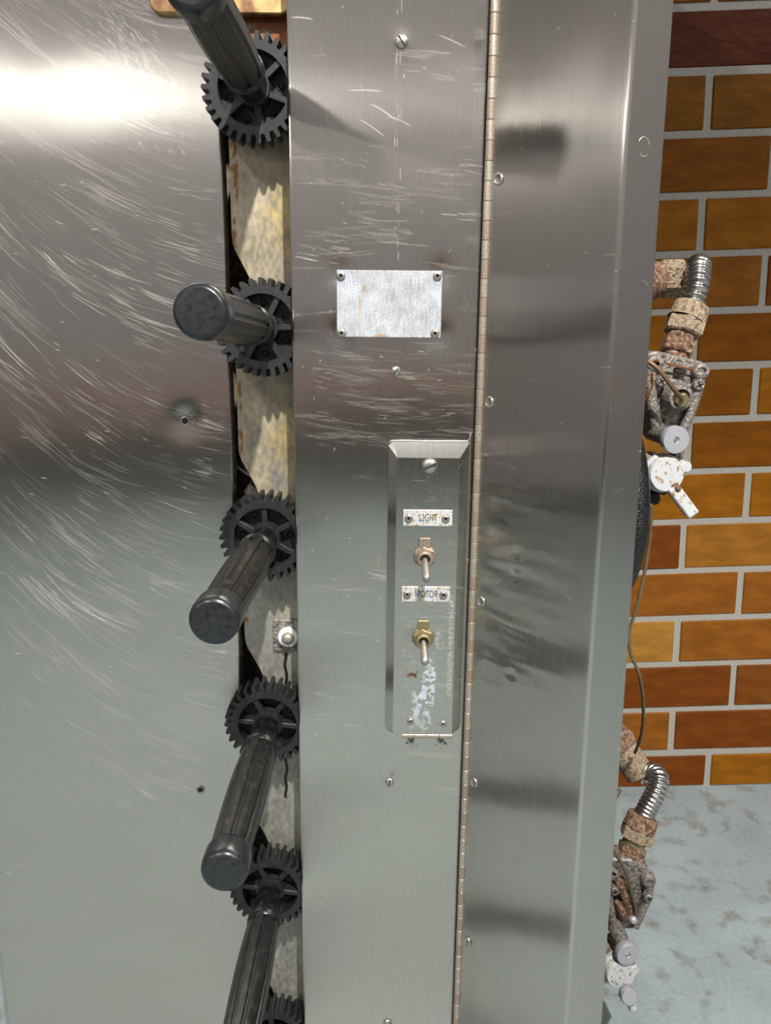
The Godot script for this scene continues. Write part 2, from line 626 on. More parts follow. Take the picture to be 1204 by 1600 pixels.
	M.steel_cover = steel("steel_cover", w, h, 41, sc, func(alb, met, ww, hh):
		var nz := noise_img(ww, hh, 0.035, 79, 5)
		var white := Color(0.70, 0.73, 0.79)
		for e in [[0.52, 0.83, 0.075, 0.085, 0.6], [0.60, 0.82, 0.045, 0.09, 0.8], [0.48, 0.86, 0.075, 0.05, 0.65], [0.41, 0.88, 0.065, 0.06, 0.5], [0.57, 0.925, 0.045, 0.055, 0.7], [0.57, 0.765, 0.08, 0.055, 0.5], [0.45, 0.73, 0.05, 0.03, 0.4], [0.68, 0.65, 0.07, 0.05, 0.3], [0.45, 0.95, 0.14, 0.05, 0.35]]:
			blob(alb, met, ww, hh, e[0] * ww, e[1] * hh, e[2] * ww * 1.3, e[3] * hh * 1.2, white, e[4], nz, 0.1)
		blob(alb, met, ww, hh, 0.335 * ww, 0.775 * hh, 26, 26, Color(0.30, 0.19, 0.10), 0.95, nz, 0.0)
		blob(alb, met, ww, hh, 0.22 * ww, 0.69 * hh, 9, 11, Color(0.6, 0.5, 0.35), 0.7, nz, 0.0)
		for e in [[0.47, 0.37], [0.49, 0.655]]:
			blob(alb, met, ww, hh, e[0] * ww, e[1] * hh, 48, 46, Color(0.5, 0.38, 0.24), 0.5, nz, 0.1), 0.27)
	# --- slotted guide plate: yellowed grease, rust near the top, grey lower down, black drips
	w = 192
	h = 1536
	var n1 := noise_img(w, h, 0.012, 91, 5)
	var n2 := noise_img(w, h, 0.07, 92, 4)
	var alb := PackedByteArray()
	var orm := PackedByteArray()
	alb.resize(w * h * 3)
	orm.resize(w * h * 3)
	var rust := Color(0.46, 0.27, 0.13)
	var yellow := Color(0.58, 0.54, 0.46)
	var grey := Color(0.55, 0.54, 0.50)
	for yy in h:
		var ym := 1.05 - 0.9 * yy / h
		for xx in w:
			var k := yy * w + xx
			var a := (n1[k] - 128) / 128.0
			var b := (n2[k] - 128) / 128.0
			var c := grey.lerp(yellow, clampf((ym - 0.60) * 14.0 + a * 2.0 + b * 0.8, 0.0, 1.0))
			c = c.lerp(rust, clampf((ym - 0.955) * 60.0 + a * 3.0 + b * 1.5, 0.0, 1.0))
			# golden grime, with the lit patches under the gears put into the colour
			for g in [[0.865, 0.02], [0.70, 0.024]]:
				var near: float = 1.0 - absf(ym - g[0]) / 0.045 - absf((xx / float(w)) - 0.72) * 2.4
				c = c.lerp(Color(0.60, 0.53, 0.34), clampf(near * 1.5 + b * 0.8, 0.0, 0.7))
			var v := 1.0 + 0.14 * a + 0.13 * b
			alb[k * 3] = clampi(int(c.r8 * v), 0, 255)
			alb[k * 3 + 1] = clampi(int(c.g8 * v), 0, 255)
			alb[k * 3 + 2] = clampi(int(c.b8 * v), 0, 255)
			orm[k * 3] = 255
			orm[k * 3 + 1] = clampi(int(120 + 40 * a + 40 * b), 40, 255)
			orm[k * 3 + 2] = 90
	for e in [[0.07, 0.905, 5, 46], [0.10, 0.893, 3, 60], [0.05, 0.85, 4, 40], [0.06, 0.735, 3, 40], [0.05, 0.70, 4, 26], [0.05, 0.56, 4, 30]]:
		blob(alb, PackedByteArray(), w, h, e[0] * w, (1.05 - e[1]) / 0.9 * h, e[2] * 2.0, e[3], Color(0.44, 0.28, 0.12), 0.8, n2, 0.0)
	for d in [[-0.0815, 0.5225, 0.488], [-0.0835, 0.425, 0.386]]:
		var x0: float = (d[0] + 0.117) / 0.067 * w
		var ya: float = (1.05 - d[1]) / 0.9 * h
		var yb: float = (1.05 - d[2]) / 0.9 * h
		for yy in range(int(ya), int(yb)):
			var wob := sin(yy * 0.21) * 1.6 + sin(yy * 0.06) * 1.5
			for xx in range(int(x0 + wob - 3), int(x0 + wob + 4)):
				var k := yy * w + xx
				alb[k * 3] = 20
				alb[k * 3 + 1] = 17
				alb[k * 3 + 2] = 15
				orm[k * 3 + 2] = 0
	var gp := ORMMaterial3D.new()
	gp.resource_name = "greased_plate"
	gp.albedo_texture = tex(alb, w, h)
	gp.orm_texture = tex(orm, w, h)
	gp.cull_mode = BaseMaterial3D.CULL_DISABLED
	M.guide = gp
	# --- blank galvanised nameplate
	w = 384
	h = 256
	n1 = noise_img(w, h, 0.16, 101, 3)
	n2 = noise_img(w, h, 0.012, 102, 4)
	var gr := grain_img(w, h, 103, 12)
	alb = PackedByteArray()
	alb.resize(w * h * 3)
	for i in w * h:
		var v := 168.0 + (n1[i] - 128) * 0.30 + (gr[i] - 128) * 0.14 + (n2[i] - 128) * 0.12
		alb[i * 3] = clampi(int(v - 3), 0, 255)
		alb[i * 3 + 1] = clampi(int(v), 0, 255)
		alb[i * 3 + 2] = clampi(int(v + 5), 0, 255)
	var no_orm := PackedByteArray()
	for e in [[0.26, 0.27, 9, 20, 0.9], [0.22, 0.5, 10, 40, 0.35], [0.22, 0.65, 12, 26, 0.35], [0.54, 0.36, 10, 34, 0.4], [0.42, 0.98, 34, 12, 0.9], [0.94, 0.92, 26, 18, 0.6], [0.04, 0.96, 24, 16, 0.7], [0.37, 0.6, 8, 10, 0.4]]:
		blob(alb, no_orm, w, h, e[0] * w, e[1] * h, e[2], e[3], Color(0.62, 0.46, 0.22), e[4], n1, 0.0)
	var np := plain("galvanised", Color.WHITE, 0.5, 0.25)
	np.albedo_texture = tex(alb, w, h)
	# --- floor: pale blue paint, dirt smudges, scuffs
	w = 1024
	h = 1024
	n1 = noise_img(w, h, 0.006, 111, 5)
	n2 = noise_img(w, h, 0.02, 112, 5)
	var n3 := noise_img(w, h, 0.15, 113, 3)
	alb = PackedByteArray()
	alb.resize(w * h * 3)
	sc = PackedByteArray()
	sc.resize(w * h)
	for i in 150:
		stroke(sc, w, h, rng.randf() * w, rng.randf() * h, rng.randf_range(0.0, PI), rng.randf_range(-0.01, 0.01), rng.randf_range(10, 110), rng.randf_range(50, 170))
	for i in 420:
		var bx := rng.randf() * w
		var by := rng.randf() * h
		var ba := rng.randf_range(0.2, 0.9)
		for k in 4:
			stroke(sc, w, h, bx + rng.randf_range(-6, 6), by + rng.randf_range(-4, 4), ba, 0.0, rng.randf_range(3, 18), rng.randf_range(60, 190))
	for i in w * h:
		var a := (n1[i] - 128) / 128.0
		var b := (n2[i] - 128) / 128.0
		var c := (n3[i] - 128) / 128.0
		var dirt := clampf((b - 0.2) * 0.6 + a * 0.25, 0.0, 0.25) + clampf((c * 0.9 + b * 1.2 - 0.72) * 0.9, 0.0, 0.3) + sc[i] / 255.0 * 0.42
		var col := Color(0.575, 0.625, 0.635).lerp(Color(0.37, 0.33, 0.27), clampf(dirt, 0.0, 0.85))
		var v := 1.0 + 0.05 * c + 0.08 * a
		alb[i * 3] = clampi(int(col.r8 * v), 0, 255)
		alb[i * 3 + 1] = clampi(int(col.g8 * v), 0, 255)
		alb[i * 3 + 2] = clampi(int(col.b8 * v), 0, 255)
	var fl := plain("painted_floor", Color.WHITE, 0.55)
	fl.albedo_texture = tex(alb, w, h)
	# --- bricks: one glaze texture, several base colours
	var bt := noise_tex(0.012, 121, [[0.0, Color(0.86, 0.83, 0.79)], [0.5, Color(0.94, 0.935, 0.93)], [0.75, Color(1, 1, 1)], [1.0, Color(1.0, 0.98, 0.94)]], 512, 5)
	var bb := noise_tex(0.03, 122, [], 512, 4)
	var tones := {
		"dark": Color(0.34, 0.155, 0.06), "redbrown": Color(0.46, 0.245, 0.07), "red": Color(0.47, 0.265, 0.085), "brown": Color(0.49, 0.285, 0.05),
		"orange": Color(0.55, 0.335, 0.11), "amber": Color(0.57, 0.355, 0.07), "tan": Color(0.60, 0.395, 0.14), "sand": Color(0.65, 0.465, 0.20), "olive": Color(0.49, 0.30, 0.05)}
	for t in tones:
		var m := plain("brick_" + t, tones[t], 0.42)
		m.metallic_specular = 0.22
		m.albedo_texture = bt
		m.uv1_triplanar = true
		m.uv1_world_triplanar = true
		m.uv1_scale = Vector3(2.2, 5.0, 2.2)
		m.heightmap_enabled = true
		m.heightmap_scale = 0.05
		m.heightmap_texture = bb
	noisy("mortar", 9.0, 0.05, 131, [[0.0, Color(0.58, 0.56, 0.52)], [0.5, Color(0.64, 0.62, 0.585)], [1.0, Color(0.69, 0.67, 0.63)]], 0.95, 0.0, 0.03, 4, true)
	# --- small parts
	noisy("handle_black", 9.0, 0.02, 141, [[0.0, Color(0.036, 0.036, 0.038)], [0.45, Color(0.048, 0.048, 0.05)], [0.62, Color(0.075, 0.074, 0.075)], [0.75, Color(0.15, 0.146, 0.14)], [1.0, Color(0.26, 0.25, 0.235)]], 0.3)
	M.handle_black.uv1_scale = Vector3(16, 16, 9)
	noisy("cap_black", 22.0, 0.02, 142, [[0.0, Color(0.03, 0.03, 0.032)], [0.22, Color(0.075, 0.08, 0.088)], [0.35, Color(0.105, 0.11, 0.12)], [1.0, Color(0.14, 0.145, 0.155)]], 0.3)
	noisy("gear_black", 18.0, 0.02, 143, [[0.0, Color(0.07, 0.07, 0.073)], [0.5, Color(0.10, 0.101, 0.105)], [1.0, Color(0.17, 0.17, 0.174)]], 0.5)
	noisy("corroded", 26.0, 0.014, 144, [[0.0, Color(0.24, 0.17, 0.12)], [0.3, Color(0.40, 0.31, 0.23)], [0.45, Color(0.56, 0.50, 0.42)], [0.55, Color(0.64, 0.60, 0.53)], [0.68, Color(0.56, 0.44, 0.28)], [0.85, Color(0.68, 0.65, 0.60)], [1.0, Color(0.74, 0.72, 0.68)]], 0.85, 0.05, 0.16)
	noisy("rusty", 26.0, 0.014, 145, [[0.0, Color(0.18, 0.11, 0.08)], [0.35, Color(0.36, 0.24, 0.18)], [0.5, Color(0.47, 0.34, 0.26)], [0.65, Color(0.58, 0.49, 0.40)], [1.0, Color(0.70, 0.65, 0.56)]], 0.9, 0.0, 0.16)
	noisy("cast_alloy", 24.0, 0.013, 146, [[0.0, Color(0.22, 0.20, 0.18)], [0.3, Color(0.40, 0.37, 0.34)], [0.5, Color(0.51, 0.49, 0.47)], [0.68, Color(0.58, 0.56, 0.53)], [0.8, Color(0.54, 0.48, 0.39)], [1.0, Color(0.68, 0.64, 0.57)]], 0.5, 0.4, 0.10)
	noisy("white_knob", 24.0, 0.012, 147, [[0.0, Color(0.70, 0.71, 0.72)], [0.64, Color(0.73, 0.74, 0.75)], [0.74, Color(0.66, 0.61, 0.52)], [0.84, Color(0.56, 0.45, 0.30)], [1.0, Color(0.42, 0.31, 0.18)]], 0.4)
	noisy("pin_alloy", 30.0, 0.05, 148, [[0.0, Color(0.62, 0.62, 0.645)], [0.7, Color(0.68, 0.68, 0.70)], [1.0, Color(0.50, 0.49, 0.48)]], 0.45, 0.4)
	noisy("black_enamel", 20.0, 0.03, 149, [[0.0, Color(0.02, 0.02, 0.022)], [0.6, Color(0.05, 0.052, 0.058)], [0.75, Color(0.13, 0.13, 0.14)], [1.0, Color(0.3, 0.28, 0.26)]], 0.3, 0.0, 0.12)
	noisy("hinge_steel", 40.0, 0.03, 150, [[0.0, Color(0.58, 0.55, 0.50)], [0.6, Color(0.70, 0.67, 0.62)], [0.8, Color(0.55, 0.42, 0.32)], [1.0, Color(0.45, 0.28, 0.18)]], 0.42, 0.65)
	noisy("hinge_brown", 40.0, 0.03, 151, [[0.0, Color(0.46, 0.38, 0.32)], [0.5, Color(0.60, 0.54, 0.48)], [1.0, Color(0.68, 0.63, 0.58)]], 0.45, 0.6)
	noisy("toggle_nickel", 60.0, 0.03, 152, [[0.0, Color(0.62, 0.59, 0.54)], [0.5, Color(0.66, 0.63, 0.58)], [0.6, Color(0.50, 0.38, 0.26)], [1.0, Color(0.30, 0.20, 0.12)]], 0.38, 0.6)
	noisy("toggle_brass", 60.0, 0.03, 153, [[0.0, Color(0.40, 0.34, 0.20)], [0.6, Color(0.56, 0.51, 0.37)], [1.0, Color(0.70, 0.67, 0.58)]], 0.38, 0.6)
	noisy("tag_metal", 40.0, 0.015, 154, [[0.0, Color(0.70, 0.72, 0.75)], [0.60, Color(0.76, 0.77, 0.78)], [0.72, Color(0.70, 0.60, 0.40)], [1.0, Color(0.50, 0.33, 0.14)]], 0.5, 0.25)
	noisy("brass_plate", 8.0, 0.008, 155, [[0.0, Color(0.30, 0.20, 0.14)], [0.35, Color(0.52, 0.37, 0.24)], [0.6, Color(0.70, 0.58, 0.38)], [1.0, Color(0.78, 0.68, 0.48)]], 0.5, 0.3)
	noisy("cloth_wire", 80.0, 0.05, 156, [[0.0, Color(0.20, 0.17, 0.11)], [0.5, Color(0.36, 0.31, 0.20)], [1.0, Color(0.50, 0.45, 0.34)]], 0.9)
	noisy("copper_tube", 60.0, 0.03, 157, [[0.0, Color(0.26, 0.18, 0.12)], [0.5, Color(0.45, 0.34, 0.24)], [1.0, Color(0.60, 0.52, 0.42)]], 0.5, 0.4)
	noisy("white_crust", 70.0, 0.05, 158, [[0.0, Color(0.55, 0.53, 0.50)], [1.0, Color(0.86, 0.86, 0.86)]], 0.9, 0.0, 0.2)
	noisy("interior_dark", 9.0, 0.02, 159, [[0.0, Color(0.03, 0.024, 0.02)], [0.6, Color(0.075, 0.06, 0.05)], [1.0, Color(0.20, 0.13, 0.09)]], 0.7)
	noisy("baked_steel", 9.0, 0.02, 160, [[0.0, Color(0.36, 0.28, 0.22)], [0.5, Color(0.50, 0.44, 0.38)], [1.0, Color(0.58, 0.53, 0.48)]], 0.5, 0.5)
	plain("screw_steel", Color(0.66, 0.64, 0.61), 0.34, 0.9)
	plain("rivet_steel", Color(0.62, 0.61, 0.59), 0.4, 0.85)
	plain("lever_nickel", Color(0.62, 0.60, 0.57), 0.35, 0.75)
	plain("black_and_hole_shade", Color(0.13, 0.115, 0.10), 0.9)  # dark tone standing in for shade in slots and holes; also black parts
	plain("stamp_ink", Color(0.24, 0.26, 0.30), 0.8)
	plain("flex_steel", Color(0.72, 0.71, 0.69), 0.22, 1.0)
	plain("nylon_white", Color(0.84, 0.85, 0.86), 0.45)
	plain("body_steel", Color(0.5, 0.5, 0.49), 0.4, 0.8)
	plain("green_wire", Color(0.27, 0.27, 0.20), 0.6)
	plain("wall_paint", Color(0.76, 0.74, 0.75), 0.9)
	plain("pink_band_paint", Color(0.77, 0.67, 0.63), 0.85)  # pinkish band added on the unseen wall, mirrored in the steel
	plain("dark_band_paint", Color(0.34, 0.34, 0.34), 0.8)  # dark band added low on the unseen wall, mirrored in the steel
	plain("ceiling_paint", Color(0.86, 0.85, 0.86), 0.9)
	plain("lamp_metal", Color(0.25, 0.25, 0.26), 0.5, 0.5)
	for e in [["lamp_glow", 6.0], ["lamp_face", 8.0]]:
		var m := plain(e[0], Color(1, 1, 1), 0.5)
		m.emission_enabled = true
		m.emission = Color(1.0, 0.98, 0.96)
		m.emission_energy_multiplier = e[1]

# ================================================================= lamps (outside the frame; pendant and work lights seen as streaks and shadows, ceiling fill added)
func build_lamps() -> void:
	var p := Vector3(0.24, 1.90, 0.90)
	var lamp := thing("pendant_lamp", "shaded pendant lamp hanging above the front of the oven", "lamp", p)
	var st := new_st()
	lathe(st, Transform3D(), [[Vector2(0.165, -0.06), Vector2(0.15, -0.02), Vector2(0.09, 0.07), Vector2(0.04, 0.11)], [Vector2(0.04, 0.11), Vector2(0.038, 0.17), Vector2(0.0, 0.175)]], 40)
	obj("lamp_shade", st, M.lamp_metal, lamp)
	st = new_st()
	lathe(st, Transform3D(), [[Vector2(0, -0.035), Vector2(0.02, -0.03), Vector2(0.032, -0.005), Vector2(0.025, 0.03), Vector2(0.015, 0.06)]], 24)
	obj("light_bulb", st, M.lamp_glow, lamp)
	st = new_st()
	cyl(st, Vector3(0, 0.17, 0), Vector3(0, 3.0 - p.y, 0), 0.004, 0.004, 0.0, 8)
	obj("lamp_cord", st, M.lamp_metal, lamp)
	var sp := SpotLight3D.new()
	sp.name = "pendant_beam"
	sp.position = p + Vector3(0, 0.0, 0)
	sp.rotation_degrees = Vector3(-90, 0, 0)
	sp.spot_angle = 58.0
	sp.spot_angle_attenuation = 0.45
	sp.spot_range = 12.0
	sp.spot_attenuation = 2.0
	sp.light_energy = 4.9
	sp.light_size = 0.02
	sp.light_color = Color(1.0, 0.985, 0.96)
	sp.shadow_enabled = true
	add_child(sp)
	work_light(Vector3(-1.15, 1.70, 2.6), Vector3(-0.1, 0.9, 0.0), 0.21, "tripod work light facing the oven from beside the camera, mirrored in the left panel")
	work_light(Vector3(-1.9, 1.50, 1.25), Vector3(0.1, 0.9, 0.05), 0.32, "tripod work light at the far left, mirrored in the side door")
	# two unseen ceiling fill lights, added to brighten the room the steel mirrors
	for x in [-1.5, 2.1]:
		var t := thing("ceiling_fill", "unseen ceiling fill light added on the door side of the room" if x > 0.0 else "unseen ceiling fill light added on the left panel side of the room", "light", Vector3(x, 2.96, 2.0), "added ceiling fill lights")
		st = new_st()
		add_box(st, Transform3D(Basis(), Vector3(0, 0.015, 0)), Vector3(0.12, 0.04, 1.3), 0.004)
		obj("housing", st, M.nylon_white, t)
		st = new_st()
		add_box(st, Transform3D(Basis(), Vector3(0, -0.015, 0)), Vector3(0.06, 0.02, 1.2), 0.004)
		obj("fill_tube", st, M.lamp_glow, t)
		var ar := AreaLight3D.new()
		ar.name = "fill_glow"
		ar.position = Vector3(x, 2.93, 2.0)
		ar.rotation_degrees = Vector3(-90, 0, 0)
		ar.area_size = Vector2(0.06, 1.2)
		ar.area_range = 12.0
		ar.light_energy = 4.6
		ar.shadow_enabled = true
		add_child(ar)

func work_light(p: Vector3, aim: Vector3, energy: float, label: String) -> void:
	var t := thing("work_light", label, "lamp", Vector3(p.x, 0, p.z))
	var st := new_st()
	cyl(st, Vector3(0, 0.5, 0), Vector3(0, p.y - 0.08, 0), 0.012, 0.012, 0.001, 12)
	obj("pole", st, M.lamp_metal, t)
	for k in 3:
		var a := TAU * k / 3.0 + 0.4
		st = new_st()
		cyl(st, Vector3(0, 0.62, 0), Vector3(cos(a) * 0.4, 0.008, sin(a) * 0.4), 0.009, 0.008, 0.001, 10)
		obj("leg", st, M.lamp_metal, t)
	var head := Transform3D(Basis.looking_at(aim - p), Vector3(0, p.y, 0))
	st = new_st()
	add_box(st, head * Transform3D(Basis(), Vector3(0, 0, 0.03)), Vector3(0.16, 0.13, 0.05), 0.008)
	obj("lamp_housing", st, M.lamp_metal, t)
	st = new_st()
	add_box(st, head * Transform3D(Basis(), Vector3(0, 0, 0.003)), Vector3(0.10, 0.07, 0.006), 0.001)
	obj("light_panel", st, M.lamp_face, t)
	var ar := AreaLight3D.new()
	ar.name = "work_glow"
	ar.transform = Transform3D(head.basis, p + head.basis * Vector3(0, 0, -0.004))
	ar.area_size = Vector2(0.10, 0.07)
	ar.area_range = 12.0
	ar.light_energy = energy
	ar.light_color = Color(1.0, 0.99, 0.98)
	ar.shadow_enabled = true
	add_child(ar)

# ================================================================= room
func build_room() -> void:
	var st := new_st()
	# floor with its own uv (1.1 m of paint per texture)
	var fx := 3.2
	var z0 := -0.72
	var z1 := 3.9
	st.set_smooth_group(-1)
	var k := 1.0 / 1.1
	quad(st, Vector3(-fx, 0, z1), Vector3(-fx, 0, z0), Vector3(fx, 0, z0), Vector3(fx, 0, z1), Vector2(-fx, z1) * k, Vector2(-fx, z0) * k, Vector2(fx, z0) * k, Vector2(fx, z1) * k)
	quad(st, Vector3(-fx, -0.1, z0), Vector3(-fx, -0.1, z1), Vector3(fx, -0.1, z1), Vector3(fx, -0.1, z0))
	quad(st, Vector3(-fx, -0.1, z1), Vector3(-fx, 0, z1), Vector3(fx, 0, z1), Vector3(fx, -0.1, z1))
	quad(st, Vector3(fx, -0.1, z0), Vector3(fx, 0, z0), Vector3(-fx, 0, z0), Vector3(-fx, -0.1, z0))
	quad(st, Vector3(-fx, -0.1, z0), Vector3(-fx, 0, z0), Vector3(-fx, 0, z1), Vector3(-fx, -0.1, z1))
	quad(st, Vector3(fx, -0.1, z1), Vector3(fx, 0, z1), Vector3(fx, 0, z0), Vector3(fx, -0.1, z0))
	structure(obj("floor", st, M.painted_floor, self))
	st = new_st()
	add_box(st, Transform3D(Basis(), Vector3(0, 3.05, 1.6)), Vector3(6.4, 0.1, 4.7))
	structure(obj("ceiling", st, M.ceiling_paint, self))
	for s in [-1.0, 1.0]:
		st = new_st()
		add_box(st, Transform3D(Basis(), Vector3(s * 3.25, 1.5, 1.6)), Vector3(0.1, 3.2, 4.7))
		structure(obj("wall_left" if s < 0 else "wall_right", st, M.wall_paint, self))
	var wf := Node3D.new()
	wf.name = "wall_front"
	add_child(wf)
	structure(wf)
	for e in [["upper_paint", 0.62, 3.05, M.wall_paint, 0.0], ["added_pink_band", 0.30, 0.62, M.pink_band_paint, 0.01], ["added_dark_band", -0.05, 0.30, M.dark_band_paint, 0.02]]:  # pink and dark bands added to this unseen wall for the steel to mirror
		st = new_st()
		add_box(st, Transform3D(Basis(), Vector3(0, (e[1] + e[2]) / 2, 3.45 - e[4])), Vector3(6.4, e[2] - e[1], 0.1))
		obj(e[0], st, e[3], wf)
	# brick wall behind the oven
	var wb := Node3D.new()
	wb.name = "wall_back"
	add_child(wb)
	structure(wb)
	st = new_st()
	add_box(st, Transform3D(Basis(), Vector3(0, 1.5, -0.6968)), Vector3(6.4, 3.1, 0.1))
	obj("mortar", st, M.mortar, wb)
	# brick meshes: full brick and its variants
	var variants := []
	for v in 4:
		var r := RandomNumberGenerator.new()
		r.seed = 40 + v
		st = new_st()
		var b := Basis(Vector3(0, 0, 1), r.randf_range(-0.004, 0.004)) * Basis(Vector3(1, 0, 0), r.randf_range(-0.006, 0.006))
		add_box(st, Transform3D(b, Vector3.ZERO), Vector3(0.1855 + r.randf_range(-0.001, 0.001), 0.0715 + r.randf_range(-0.001, 0.001), 0.03), 0.0016)
		variants.append(commit(st))
	var tone := {
		Vector2i(-1, 0): "redbrown", Vector2i(-1, 1): "amber", Vector2i(0, 0): "orange", Vector2i(0, 1): "redbrown", Vector2i(1, 0): "redbrown", Vector2i(1, 1): "red",
		Vector2i(2, 0): "sand", Vector2i(2, 1): "orange", Vector2i(3, 0): "orange", Vector2i(3, 1): "orange", Vector2i(4, 0): "redbrown", Vector2i(4, 1): "tan",
		Vector2i(5, 0): "amber", Vector2i(5, 1): "amber", Vector2i(6, 0): "tan", Vector2i(6, 1): "brown", Vector2i(7, 0): "brown", Vector2i(7, 1): "amber",
		Vector2i(8, 0): "amber", Vector2i(8, 1): "brown", Vector2i(9, 0): "orange", Vector2i(9, 1): "redbrown", Vector2i(10, 0): "amber", Vector2i(10, 1): "amber",
		Vector2i(11, 0): "brown", Vector2i(11, 1): "brown", Vector2i(12, 0): "olive", Vector2i(12, 1): "olive", Vector2i(13, 0): "dark", Vector2i(13, 1): "dark", Vector2i(14, 0): "olive", Vector2i(14, 1): "olive"}
	var names := ["redbrown", "red", "brown", "orange", "amber", "tan", "orange", "redbrown"]
	var r2 := RandomNumberGenerator.new()
	r2.seed = 5
	for j in range(-1, 18):
		var even := posmod(j, 2) == 0
		var start := 0.4655 if even else 0.5635
		if j == -1:
			start = 0.532
		for i in range(-9, 5):
			var x := start + (i - 1 + 0.5) * 0.196 + (0.0 if even else 0.0)
			# i = 0 is the brick left of the joint, i = 1 the one right of it
			if x < -0.85 or x > 1.15:
				continue
			if x > -0.25 and x < 0.12 and j < 12:
				continue          # wholly hidden behind the oven
			var key := Vector2i(j, i)
			var t: String = tone[key] if tone.has(key) else names[r2.randi() % names.size()]
			var y := 0.067 + 0.082 * (j + 0.5)
			var mesh: Mesh = variants[r2.randi() % 4]
			var o := put("brick", mesh, M["brick_" + t], wb, Vector3(x, y, -0.6595 + r2.randf_range(-0.0008, 0.0012)))
			if j == -1:
				o.scale = Vector3(1, 0.80, 1)
				o.position.y = 0.0315

# ================================================================= oven
func screw(parent: Node, at: Vector3, r: float, turn: float, mat: Material, called := "screw", dirz := Vector3(0, 0, 1)) -> void:
	# domed head, uncut; a dark box laid across it stands in for the shaded slot
	var st := new_st()
	var base := axis_tf(at, dirz)
	lathe(st, base, [[Vector2(r, 0), Vector2(r * 0.97, r * 0.22), Vector2(r * 0.8, r * 0.42), Vector2(r * 0.45, r * 0.55), Vector2(0, r * 0.6)]], 24)
	var o := obj(called, st, mat, parent)
	st = new_st()
	var b := Basis(dirz, turn)
	var side := b * (Vector3(1, 0, 0) if absf(dirz.x) < 0.9 else Vector3(0, 1, 0))
	side = (side - dirz * side.dot(dirz)).normalized()
	var up := dirz.cross(side)
	add_box(st, Transform3D(Basis(side, up, dirz), at + dirz * r * 0.40), Vector3(r * 1.75, r * 0.24, r * 0.42))
	obj("slot", st, M.black_and_hole_shade, o)

func rivet(parent: Node, at: Vector3, r: float, called := "rivet", mat: Material = null) -> void:
	var st := new_st()
	lathe(st, axis_tf(at, Vector3(0, 0, 1)), [[Vector2(r, 0), Vector2(r * 0.96, r * 0.3), Vector2(r * 0.72, r * 0.46), Vector2(r * 0.42, r * 0.5)], [Vector2(r * 0.42, r * 0.5), Vector2(r * 0.34, r * 0.1), Vector2(0, r * 0.08)]], 20)
	var o := obj(called, st, mat if mat else M.rivet_steel, parent)
	st = new_st()
	cyl(st, at + Vector3(0, 0, r * 0.05), at + Vector3(0, 0, r * 0.16), r * 0.3, r * 0.3, 0.0, 12)  # dark disc put in for the shade inside the rivet
	obj("hole_shade", st, M.black_and_hole_shade, o)

func waves(sd: int, amp: float) -> Callable:
	var f := FastNoiseLite.new()
	f.seed = sd
	f.frequency = 1.0
	f.fractal_octaves = 2
	return func(x: float, y: float) -> float: return f.get_noise_2d(x * 5.0, y * 7.0) * amp

func dimple(x: float, y: float, cx: float, cy: float, r: float, depth: float) -> float:
	var d := Vector2(x - cx, y - cy).length() / r
	if d >= 2.5:
		return 0.0
	return depth * exp(-d * d)

